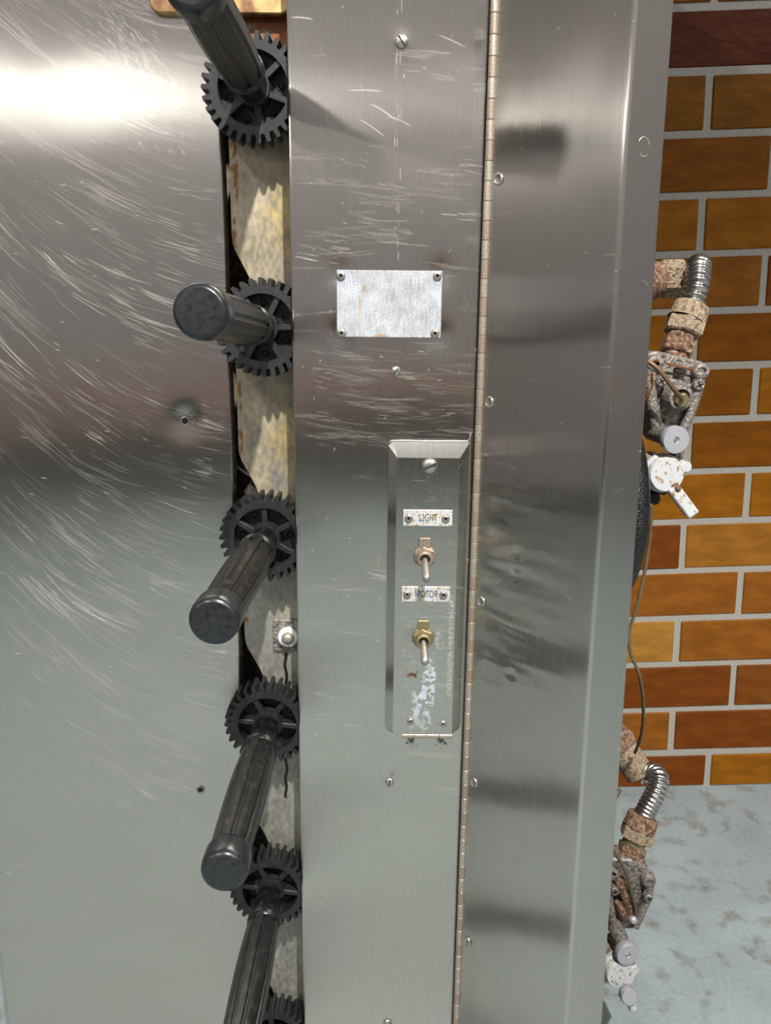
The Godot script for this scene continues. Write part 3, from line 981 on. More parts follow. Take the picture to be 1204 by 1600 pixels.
func build_oven() -> void:
	var oven := thing("rotisserie_oven", "tall scratched stainless steel rotisserie oven with hinged side door and spit slots", "oven")
	var y0 := 0.045
	var y1 := 1.40
	# --- carcass: back box behind the panels, open to the slot
	var st := new_st()
	for e in [[Vector3(-0.235, 0.72, -0.44), Vector3(0.22, 1.35, 0.01)], [Vector3(0.02, 0.72, -0.44), Vector3(0.3, 1.35, 0.01)], [Vector3(-0.345, 0.72, -0.24), Vector3(0.008, 1.35, 0.40)], [Vector3(0.19, 0.72, -0.25), Vector3(0.008, 1.35, 0.38)], [Vector3(-0.078, 1.396, -0.24), Vector3(0.53, 0.008, 0.40)], [Vector3(-0.078, 0.05, -0.24), Vector3(0.53, 0.008, 0.40)]]:
		add_box(st, Transform3D(Basis(), e[0]), e[1], 0.001)
	obj("carcass", st, M.body_steel, oven)
	for x in [-0.32, 0.165]:
		for z in [-0.07, -0.41]:
			st = new_st()
			cyl(st, Vector3(x, 0.024, z), Vector3(x, 0.05, z), 0.018, 0.018, 0.002, 16)
			obj("foot", st, M.lamp_metal, oven)
	st = new_st()
	add_box(st, Transform3D(Basis(), Vector3(-0.10, 0.72, -0.11)), Vector3(0.16, 1.33, 0.004))
	obj("inner_wall", st, M.baked_steel, oven)
	# --- left front panel
	var wl := waves(3, 0.0003)
	var bumpl := func(x: float, y: float, _s: float) -> float:
		var edge := clampf((-0.1215 - x) / 0.01, 0.0, 1.0)
		return (wl.call(x, y) - dimple(x, y, -0.1548, 0.7143, 0.011, 0.0011) - dimple(x, y, -0.1572, 0.3958, 0.007, 0.0006)) * edge
	var pl := bend([Vector2(-0.3495, -0.046), Vector2(-0.3495, -0.03), Vector2(-0.1195, -0.03), Vector2(-0.1195, -0.046)], [0, 0.003, 0.0018, 0], 0.003)
	var left := put("front_panel", sheet(pl, pl, 1.0, 0.0, y0, y1, 0.003, bumpl, 0.002, 0.26), M.steel_left, oven)
	left.set_meta("label", "wide brushed steel panel with sweeping arc scratches")
	for e in [Vector3(-0.1548, 0.7143, -0.0312), Vector3(-0.1572, 0.3958, -0.0307)]:
		st = new_st()
		lathe(st, axis_tf(e, Vector3(0, 0, 1)), [[Vector2(0.0038, 0), Vector2(0.0035, 0.0011), Vector2(0.0026, 0.0012), Vector2(0.0022, 0.0004)]], 20, func(r: float, a: float, _h: float) -> float: return r * (1.0 + 0.10 * sin(a * 8.0)))
		var ho := obj("screw_hole", st, M.rivet_steel, left)
		st = new_st()
		cyl(st, e + Vector3(0, 0, -0.0006), e + Vector3(0, 0, 0.0007), 0.0024, 0.0024, 0.0, 14)  # dark plug painted as the shaded depth of the opening
		obj("hole_shade", st, M.black_and_hole_shade, ho)
	for e in [Vector3(-0.1505, 0.3265, -0.0298), Vector3(-0.1475, 0.320, -0.0298), Vector3(-0.131, 0.318, -0.0298), Vector3(-0.118, 0.56, -0.0298)]:
		st = new_st()
		cyl(st, e - Vector3(0, 0, 0.0005), e + Vector3(0, 0, 0.0004), 0.0008, 0.0005, 0.0001, 8)
		obj("speck", st, M.rusty, left)
	# --- slotted guide plate behind the gears
	var gp := PackedVector2Array()
	gp.append(Vector2(-0.050, y1))
	gp.append(Vector2(-0.1150, y1))
	for k in range(0, 7):
		var hy := 0.942 - 0.157 * k
		var xl := -0.1148 - 0.0002 * k
		for q in [[0.0, 0.066], [0.0006, 0.060], [0.0022, 0.055], [0.012, 0.036], [0.017, 0.022], [0.019, 0.010], [0.019, -0.004], [0.0, -0.012]]:
			if hy + q[1] > 0.06:
				gp.append(Vector2(xl + q[0], hy + q[1]))
	gp.append(Vector2(-0.1165, y0))
	gp.append(Vector2(-0.050, y0))
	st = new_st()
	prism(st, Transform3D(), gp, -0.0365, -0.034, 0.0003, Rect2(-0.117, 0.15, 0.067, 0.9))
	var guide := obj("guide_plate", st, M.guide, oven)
	guide.set_meta("label", "greasy yellowed plate with a sloped notch for each spit")
	# fittings seen through the slot
	st = new_st()
	cyl(st, Vector3(-0.135, 0.682, -0.062), Vector3(-0.095, 0.655, -0.062), 0.0035, 0.0035, 0.0005, 14)
	obj("inner_rod", st, M.screw_steel, oven)
	st = new_st()
	add_box(st, Transform3D(Basis(Vector3(0, 0, 1), -0.6), Vector3(-0.106, 0.656, -0.050)), Vector3(0.014, 0.010, 0.016), 0.001)
	obj("inner_bracket", st, M.screw_steel, oven)
	for yy in [0.507, 0.83, 0.36]:
		st = new_st()
		add_box(st, Transform3D(Basis(), Vector3(-0.105, yy, -0.075)), Vector3(0.06, 0.011, 0.012), 0.001)
		obj("inner_rail", st, M.rusty, oven)
	# guide bolt: square plate, white washer, domed stud
	var gb := put("guide_bolt", null, null, oven) if false else Node3D.new()
	gb.name = "guide_bolt"
	oven.add_child(gb)
	gb.position = Vector3(-0.0798, 0.539, -0.034)
	st = new_st()
	prism(st, Transform3D(), round_rect(-0.0115, -0.014, 0.0115, 0.013, 0.002), 0.0, 0.003, 0.0006)
	obj("bolt_plate", st, M.cast_alloy, gb)
	st = new_st()
	lathe(st, axis_tf(Vector3(0.001, -0.001, 0.003), Vector3(0, 0, 1)), [[Vector2(0.0082, 0), Vector2(0.0082, 0.0035), Vector2(0.0076, 0.0042), Vector2(0.005, 0.0042)]], 28)
	obj("washer", st, M.nylon_white, gb)
	st = new_st()
	lathe(st, axis_tf(Vector3(0.001, -0.001, 0.0065), Vector3(0, 0, 1)), [[Vector2(0.0052, 0), Vector2(0.005, 0.002), Vector2(0.0036, 0.0042), Vector2(0.0018, 0.005), Vector2(0, 0.0052)]], 22)
	obj("stud", st, M.hinge_steel, gb)
	# --- top bracket plate with rounded lower corners
	st = new_st()
	prism(st, Transform3D(), round_rect(-0.1633, 0.9925, -0.0685, 1.09, 0.0065), -0.0305, -0.024, 0.0008)
	obj("bracket_plate", st, M.brass_plate, oven).set_meta("label", "tan stained plate with rounded corners")
	# --- centre panel (boxed, stands forward of the gears)
	var wc := waves(9, 0.0005)
	var corners := [Vector2(-0.0345, 0.8235), Vector2(0.0365, 0.8235), Vector2(-0.0345, 0.7805), Vector2(0.0365, 0.7805)]
	var bumpc := func(x: float, y: float, _s: float) -> float:
		var edge := clampf((x + 0.068) / 0.008, 0.0, 1.0) * clampf((0.064 - x) / 0.008, 0.0, 1.0)
		var d: float = wc.call(x, y)
		for q in corners:
			d -= dimple(x, y, q.x, q.y, 0.010, 0.0013)
		d -= dimple(x, y, 0.0589, 0.9703, 0.0026, 0.0009)
		d -= dimple(x, y, 0.0073, 0.9686, 0.006, 0.0003)
		d -= dimple(x, y, 0.022, 0.376, 0.005, 0.0003)
		return d * edge
	var pc := bend([Vector2(-0.068, -0.033), Vector2(-0.068, 0.0), Vector2(0.064, 0.0), Vector2(0.064, -0.04)], [0, 0.0022, 0.0015, 0], 0.0025)
	var centre := put("centre_panel", sheet(pc, pc, 1.0, 0.0, y0, y1, 0.0025, bumpc, 0.033, 0.132), M.steel_centre, oven)
	centre.set_meta("label", "narrow brushed steel panel with nameplate and switch cover")
	for e in [[Vector3(0.0073, 0.9686, 0), 0.0042, 2.2], [Vector3(0.0063, 0.7554, 0), 0.0035, 0.95], [Vector3(0.0055, 0.4242, 0), 0.0036, 1.5], [Vector3(0.0065, 0.1845, 0), 0.0036, 0.3]]:
		screw(centre, e[0], e[1], e[2], M.screw_steel)
	# --- nameplate
	st = new_st()
	prism(st, Transform3D(), round_rect(-0.0358, 0.7791, 0.0379, 0.8247, 0.0006, 2), -0.0003, 0.0016, 0.0003, Rect2(-0.0358, 0.7791, 0.0737, 0.0456))
	var name_plate := obj("nameplate", st, M.galvanised, oven)
	name_plate.set_meta("label", "blank galvanised plate with four corner rivets")
	for q in [Vector2(-0.0328, 0.8208), Vector2(0.0345, 0.8214), Vector2(-0.0325, 0.7818), Vector2(0.0338, 0.7822)]:
		rivet(name_plate, Vector3(q.x, q.y, 0.0016), 0.0031)
	# --- switch cover: shallow pan hinged along its foot
	var cover_uv := Rect2(0.0015, 0.4712, 0.0598, 0.2338)
	st = new_st()
	var pan := PackedVector2Array([Vector2(0.0613, 0.7048), Vector2(0.0613, 0.4765), Vector2(0.0603, 0.4735), Vector2(0.0585, 0.4716), Vector2(0.0555, 0.4712), Vector2(0.0060, 0.4712), Vector2(0.0035, 0.4716), Vector2(0.0020, 0.4735), Vector2(0.0015, 0.4765), Vector2(0.0018, 0.7015), Vector2(0.0045, 0.7048)])
	var lid := PackedVector2Array([Vector2(0.0540, 0.6935), Vector2(0.0545, 0.4765), Vector2(0.0545, 0.4735), Vector2(0.0543, 0.4716), Vector2(0.0535, 0.4712), Vector2(0.0090, 0.4712), Vector2(0.0080, 0.4716), Vector2(0.0075, 0.4735), Vector2(0.0075, 0.4765), Vector2(0.0080, 0.6920), Vector2(0.0085, 0.6935)])
	st.set_smooth_group(-1)
	var cuv := func(p: Vector2) -> Vector2: return Vector2((p.x - cover_uv.position.x) / cover_uv.size.x, 1.0 - (p.y - cover_uv.position.y) / cover_uv.size.y)
	for i in pan.size():
		var a := pan[i]
		var b := pan[(i + 1) % pan.size()]
		var ta := lid[i]
		var tb := lid[(i + 1) % pan.size()]
		quad(st, Vector3(a.x, a.y, 0.0), Vector3(b.x, b.y, 0.0), Vector3(b.x, b.y, 0.0012), Vector3(a.x, a.y, 0.0012), cuv.call(a), cuv.call(b), cuv.call(b), cuv.call(a))
		quad(st, Vector3(a.x, a.y, 0.0012), Vector3(b.x, b.y, 0.0012), Vector3(tb.x, tb.y, 0.006), Vector3(ta.x, ta.y, 0.006), cuv.call(a), cuv.call(b), cuv.call(tb), cuv.call(ta))
	var ids := Geometry2D.triangulate_polygon(lid)
	for t in range(0, ids.size(), 3):
		var q := [lid[ids[t]], lid[ids[t + 1]], lid[ids[t + 2]]]
		var e1: Vector2 = q[1] - q[0]
		var e2: Vector2 = q[2] - q[0]
		if e1.cross(e2) > 0.0:
			q.reverse()
		for p in q:
			vtx(st, Vector3(p.x, p.y, 0.006), cuv.call(p))
	var cover := obj("switch_cover", st, M.steel_cover, oven)
	cover.set_meta("label", "raised bevelled switch cover with two toggles and white drips")
	st = new_st()
	tube(st, smooth_path([Vector3(0.0022, 0.7035, 0.0012), Vector3(0.0062, 0.7052, 0.0012), Vector3(0.030, 0.7052, 0.0012), Vector3(0.0585, 0.7052, 0.0012), Vector3(0.0615, 0.7030, 0.0012), Vector3(0.0616, 0.60, 0.0012), Vector3(0.0616, 0.478, 0.0012)], 8), const_r(0.0005), 8)
	obj("rolled_lip", st, M.screw_steel, cover)
	screw(cover, Vector3(0.032, 0.6877, 0.006), 0.0058, 0.45, M.screw_steel)
	for e in [[0.0133, 0.6424, 0.0497, 0.6547, "LIGHT"], [0.0132, 0.5829, 0.0496, 0.5948, "MOTOR"]]:
		st = new_st()
		prism(st, Transform3D(), PackedVector2Array([Vector2(e[0], e[1]), Vector2(e[2], e[1]), Vector2(e[2], e[3]), Vector2(e[0], e[3])]), 0.0059, 0.0069, 0.0002)
		var tg := obj("label_tag", st, M.tag_metal, cover)
		tg.set_meta("label", "small metal tag stamped %s" % e[4])
		var tm := TextMesh.new()
		var sf := SystemFont.new()
		sf.font_names = PackedStringArray(["Droid Sans"])
		tm.font = sf
		tm.text = e[4]
		tm.font_size = 32
		tm.pixel_size = 0.00026
		tm.depth = 0.0003
		var txt := put("lettering", tm, M.stamp_ink, cover, Vector3((e[0] + e[2]) / 2 + 0.0002, (e[1] + e[3]) / 2 + 0.0002, 0.0070))
		txt.scale = Vector3(0.62, 0.86, 1)
		for x in [e[0] + 0.0040, e[2] - 0.0050]:
			rivet(cover, Vector3(x, (e[1] + e[3]) / 2 - 0.0003, 0.0069), 0.0031)
	for e in [[Vector3(0.0297, 0.6190, 0.006), M.toggle_nickel], [Vector3(0.0300, 0.5535, 0.006), M.toggle_brass]]:
		var c: Vector3 = e[0]
		st = new_st()
		hexnut(st, c + Vector3(0, 0, 0.0012), c + Vector3(0, 0, 0.0042), 0.0082, 0.2)
		lathe(st, axis_tf(c, Vector3(0, 0, 1)), [[Vector2(0.0085, 0), Vector2(0.0085, 0.0012), Vector2(0.006, 0.0014)]], 24)
		lathe(st, axis_tf(c + Vector3(0, 0, 0.004), Vector3(0, 0, 1)), [[Vector2(0.0060, 0), Vector2(0.0058, 0.006)], [Vector2(0.0058, 0.006), Vector2(0.0053, 0.0065), Vector2(0.0041, 0.0065)], [Vector2(0.0041, 0.0065), Vector2(0.0036, 0.003), Vector2(0, 0.003)]], 24)
		add_box(st, Transform3D(Basis(), c + Vector3(0, 0.0105, 0.0008)), Vector3(0.0085, 0.0075, 0.0016), 0.0004)
		obj("toggle_switch", st, e[1], cover)
		st = new_st()
		lathe(st, axis_tf(c + Vector3(0, 0, 0.006), Vector3(0.04, -0.62, 0.78)), [[Vector2(0.0022, 0), Vector2(0.0023, 0.006), Vector2(0.0031, 0.0165), Vector2(0.0030, 0.0185), Vector2(0.0020, 0.0200), Vector2(0, 0.0204)]], 20)
		obj("toggle_lever", st, M.lever_nickel, cover)
	for q in [Vector2(0.0215, 0.4822), Vector2(0.0475, 0.4803)]:
		rivet(cover, Vector3(q.x, q.y, 0.006), 0.0028)
	# foot hinge of the cover
	for k in 4:
		st = new_st()
		var xa := 0.0150 + 0.01005 * k
		cyl(st, Vector3(xa, 0.4690, 0.0040), Vector3(xa + 0.0098, 0.4690, 0.0040), 0.0024, 0.0024, 0.0002, 18)
		obj("knuckle", st, M.hinge_steel, cover)
	for q in [Vector2(0.0226, 0.4622), Vector2(0.0463, 0.4624)]:
		rivet(centre, Vector3(q.x, q.y, 0.0), 0.0027)
		for k in 7:
			st = new_st()
			var o := Vector3(q.x + rng.randf_range(-0.005, 0.005), q.y - rng.randf_range(0.002, 0.007), 0.0)
			lathe(st, axis_tf(o, Vector3(0, 0, 1)), [[Vector2(0.0011, 0), Vector2(0.0008, 0.0005), Vector2(0, 0.0007)]], 7, func(r: float, a: float, _h: float) -> float: return r * (1.0 + 0.4 * sin(a * 3.0 + k)))
			obj("crust", st, M.white_crust, centre)
	# --- long hinge: half-inch knuckles
	var hinge := Node3D.new()
	hinge.name = "piano_hinge"
	oven.add_child(hinge)
	st = new_st()
	cyl(st, Vector3.ZERO, Vector3(0, 0.01245, 0), 0.0028, 0.0028, 0.00025, 16)
	var kn := commit(st)
	var nk := int((y1 - y0) / 0.0127)
	for k in nk:
		put("knuckle", kn, M.hinge_brown if (k % 2 == 1 and k % 5 != 0) else M.hinge_steel, hinge, Vector3(0.0672, y0 + 0.0127 * k, 0.0030))
	# --- side door, standing open about fifty degrees, with a folded flange along its free edge
	var wd := waves(15, 0.0005)
	var rip := FastNoiseLite.new()
	rip.seed = 4
	rip.frequency = 1.0
	var bumpd := func(x: float, y: float, s: float) -> float:
		var edge := clampf((s - 0.004) / 0.01, 0.0, 1.0) * clampf((0.098 - s) / 0.02, 0.0, 1.0)
		var d: float = wd.call(x * 1.4, y)
		# shallow ripples where the sheet was pushed in beside the hinge
		d += exp(-pow((y - 0.60) / 0.09, 2.0)) * exp(-s / 0.05) * rip.get_noise_2d(s * 8.0, y * 46.0) * 0.0015
		d -= dimple(s, y, 0.040, 0.630, 0.004, 0.0009)
		d -= dimple(s, y, 0.040, 0.612, 0.005, 0.0013)
		d -= dimple(s, y, 0.040, 0.537, 0.003, 0.0006)
		return d * edge
	var hi := bend([Vector2(0.0690, 0.0045), Vector2(0.1335, 0.0900), Vector2(0.1620, 0.0670), Vector2(0.1575, 0.0600)], [0, 0.0028, 0.0012, 0], 0.0028)
	var lo := bend([Vector2(0.0690, 0.0045), Vector2(0.1395, 0.0900), Vector2(0.1735, 0.0670), Vector2(0.1690, 0.0600)], [0, 0.0028, 0.0012, 0], 0.0028)
	while lo.size() < hi.size():
		lo.append(lo[lo.size() - 1])
	while hi.size() < lo.size():
		hi.append(hi[hi.size() - 1])
	var door := put("side_door", sheet(hi, lo, 0.975, 0.268, y0, y1, 0.0025, bumpd, 0.0, 0.15), M.steel_door, oven)
	door.set_meta("label", "brushed steel side door standing open on the long hinge")
	var dn := Vector3(-0.80, 0, 0.60).normalized()
	var dt := Vector3(0.60, 0, 0.80).normalized()
	for yy in [0.8833, 0.735, 0.5846, 0.4313, 0.2805, 1.03, 0.13]:
		st = new_st()
		lathe(st, axis_tf(Vector3(0.0690, yy, 0.0045) + dt * 0.0072, dn), [[Vector2(0.0042, 0), Vector2(0.0040, 0.0009), Vector2(0.0032, 0.0012)], [Vector2(0.0032, 0.0012), Vector2(0.0022, 0.0004), Vector2(0, 0.0004)]], 20)
		obj("hinge_screw", st, M.screw_steel, door)
	# embossed ring on the flange
	st = new_st()
	var fn := Vector3(0.63, 0, 0.777).normalized()
	lathe(st, axis_tf(Vector3(0.1475, 0.8895, 0.0788), fn), [[Vector2(0.0065, -0.0003), Vector2(0.0058, 0.0006), Vector2(0.0048, 0.0006), Vector2(0.0036, -0.0004), Vector2(0, -0.0005)]], 28)
	obj("boss", st, M.steel_door, door)
	# --- black enamel burner housings bulging from the right side
	for e in [[0.630, "upper"], [0.106, "lower"]]:
		st = new_st()
		lathe(st, axis_tf(Vector3(0.192, e[0], -0.135), Vector3(1, 0, 0)), [[Vector2(0.092, 0), Vector2(0.092, 0.014), Vector2(0.088, 0.022), Vector2(0.070, 0.029), Vector2(0.04, 0.032), Vector2(0, 0.033)]], 56)
		obj("burner_housing", st, M.black_enamel, oven)
	# bolt ends on the side, above and below the upper pipe
	for yy in [0.868, 0.792]:
		st = new_st()
		hexnut(st, Vector3(0.194, yy, -0.19), Vector3(0.242, yy, -0.19), 0.006, 0.2)
		obj("side_bolt", st, M.rusty, oven)
	lean(oven)

# ================================================================= spits
func build_spits() -> void:
	var rows := [
		[Vector3(-0.0922, 0.942, -0.006), 0.20, Vector3(0, 0, 1), "black fluted spit handle and gear at the tan bracket plate, topmost of its row"],
		[Vector3(-0.0900, 0.785, -0.006), 0.55, Vector3(-0.026, 0.048, 1), "black spit handle and gear level with the blank nameplate, speckled pale grip"],
		[Vector3(-0.0922, 0.628, -0.006), 0.0, Vector3(-0.012, -0.004, 1), "black spit handle and gear level with the LIGHT toggle switch"],
		[Vector3(-0.0940, 0.471, -0.006), 0.43, Vector3(-0.004, -0.02, 1), "black spit handle and gear level with the foot hinge of the switch cover"],
		[Vector3(-0.0955, 0.314, -0.006), 0.38, Vector3(0, 0, 1), "black spit handle and gear second from the bottom of the slot"],
		[Vector3(-0.0965, 0.157, -0.006), 0.1, Vector3(0, 0, 1), "black spit handle and gear lowest in the slot"]]
	var first: Node3D = null
	for e in rows:
		var t: Node3D
		if first == null:
			t = make_spit(e[3])
			first = t
		else:
			t = first.duplicate()
			t.name = numbered("rotisserie_spit")
			add_child(t)
			t.set_meta("label", e[3])
		var z: Vector3 = e[2].normalized()
		var b := Basis(Vector3(0, 1, 0).cross(z).normalized(), z.cross(Vector3(0, 1, 0).cross(z).normalized()), z) * Basis(Vector3(0, 0, 1), e[1])
		t.transform = Transform3D(b, e[0])
		lean(t)

func make_spit(label: String) -> Node3D:
	var t := thing("rotisserie_spit", label, "spit handle", Vector3.ZERO, "spit handles in the slot")
	# gear: teeth ring, recessed web, hub; axis +z, front face at z = 0
	var st := new_st()
	var teeth := 30
	var ro := 0.0348
	var rr := 0.0293
	var rim := 0.0238
	var zb := -0.018
	var zw := -0.011
	var outline := []
	for k in teeth:
		for q in [[-0.50, rr], [-0.30, rr], [-0.19, ro - 0.0004], [-0.15, ro], [0.15, ro], [0.19, ro - 0.0004], [0.30, rr]]:
			outline.append([(k + q[0]) * TAU / teeth, q[1]])
	var n := outline.size()
	st.set_smooth_group(-1)
	for i in n:
		var a: Array = outline[i]
		var b: Array = outline[(i + 1) % n]
		var ca := Vector3(cos(a[0]), sin(a[0]), 0)
		var cb := Vector3(cos(b[0]), sin(b[0]), 0)
		var zf := Vector3(0, 0, 0)
		var zz := Vector3(0, 0, zb)
		# front ring, flank, back
		quad(st, ca * rim + zf, ca * float(a[1]) + zf, cb * float(b[1]) + zf, cb * rim + zf)
		quad(st, ca * float(a[1]) + zf, ca * float(a[1]) + zz, cb * float(b[1]) + zz, cb * float(b[1]) + zf)
		quad(st, cb * rim + zz, cb * float(b[1]) + zz, ca * float(a[1]) + zz, ca * rim + zz)
	lathe(st, axis_tf(Vector3.ZERO, Vector3(0, 0, 1)), [[Vector2(rim, 0.0), Vector2(rim, zw)], [Vector2(rim, zw), Vector2(0.008, zw)], [Vector2(0.008, zb), Vector2(rim, zb)]], 60)
	lathe(st, axis_tf(Vector3.ZERO, Vector3(0, 0, 1)), [[Vector2(0.0125, zw), Vector2(0.0115, 0.002)], [Vector2(0.0115, 0.002), Vector2(0, 0.002)]], 36)
	var gear := obj("gear", st, M.gear_black, t)
	for k in 6:
		st = new_st()
		var a := TAU * k / 6.0 + PI / 6
		var b := Basis(Vector3(0, 0, 1), a)
		add_box(st, Transform3D(b, b * Vector3(0.0175, 0, zw / 2 - 0.001)), Vector3(0.0145, 0.0042, -zw - 0.001), 0.0004)
		obj("spoke", st, M.gear_black, gear)
		# moulding mark in each pocket
		st = new_st()
		var c := b * Basis(Vector3(0, 0, 1), PI / 6) * Vector3(0.0182, 0, zw)
		lathe(st, axis_tf(c, Vector3(0, 0, 1)), [[Vector2(0.0030, 0), Vector2(0.0029, 0.0006), Vector2(0.0025, 0.0006), Vector2(0.0024, 0.0001), Vector2(0, 0.0001)]], 18)
		obj("mould_mark", st, M.gear_black, gear)
	# handle
	var ax := axis_tf(Vector3.ZERO, Vector3(0, 0, 1))
	st = new_st()
	lathe(st, ax, [[Vector2(0.0098, 0.0), Vector2(0.0108, 0.008), Vector2(0.0110, 0.020), Vector2(0.0112, 0.0215)], [Vector2(0.0112, 0.0215), Vector2(0.0114, 0.024), Vector2(0.0132, 0.031), Vector2(0.0136, 0.034), Vector2(0.0134, 0.0375), Vector2(0.0118, 0.0395)]], 40)
	obj("collar", st, M.handle_black, t)
	st = new_st()
	var prof := []
	for i in 25:
		var s := i / 24.0
		prof.append(Vector2(0.0119 + 0.0016 * sin(PI * pow(s, 0.8)) + 0.0004 * s, 0.0375 + s * 0.1165))
	lathe(st, ax, [prof], 128, func(r: float, a: float, _h: float) -> float:
		var q := cos(a * 8.0)
		return r - 0.0013 * smoothstep(0.55, 0.9, q) + 0.00035 * smoothstep(0.2, 0.4, q) * (1.0 - smoothstep(0.4, 0.6, q)))
	obj("grip", st, M.handle_black, t)
	st = new_st()
	lathe(st, ax, [[Vector2(0.0122, 0.152), Vector2(0.0138, 0.1535), Vector2(0.0144, 0.156), Vector2(0.0145, 0.166), Vector2(0.0141, 0.1695), Vector2(0.0131, 0.1715), Vector2(0.0118, 0.1722)], [Vector2(0.0118, 0.1722), Vector2(0, 0.1726)]], 44)
	var cap := obj("end_cap", st, M.cap_black, t)
	st = new_st()
	cyl(st, Vector3(0, 0, 0.1722), Vector3(0, 0, 0.1729), 0.0006, 0.0004, 0.0001, 10)
	obj("moulding_pip", st, M.black_and_hole_shade, cap)
	st = new_st()
	cyl(st, Vector3(0, 0, -0.085), Vector3(0, 0, -0.004), 0.0062, 0.0062, 0.0005, 18)
	obj("shaft", st, M.screw_steel, t)
	return t

# ================================================================= gas valves
func v3(a: Array) -> Vector3:
	return Vector3(a[0], a[1], a[2]) * 0.001

func path3(a: Array, per: int) -> PackedVector3Array:
	return smooth_path(a.map(func(e): return v3(e)), per)

func const_r(r: float) -> Callable:
	return func(_d: float, _f: float) -> float: return r

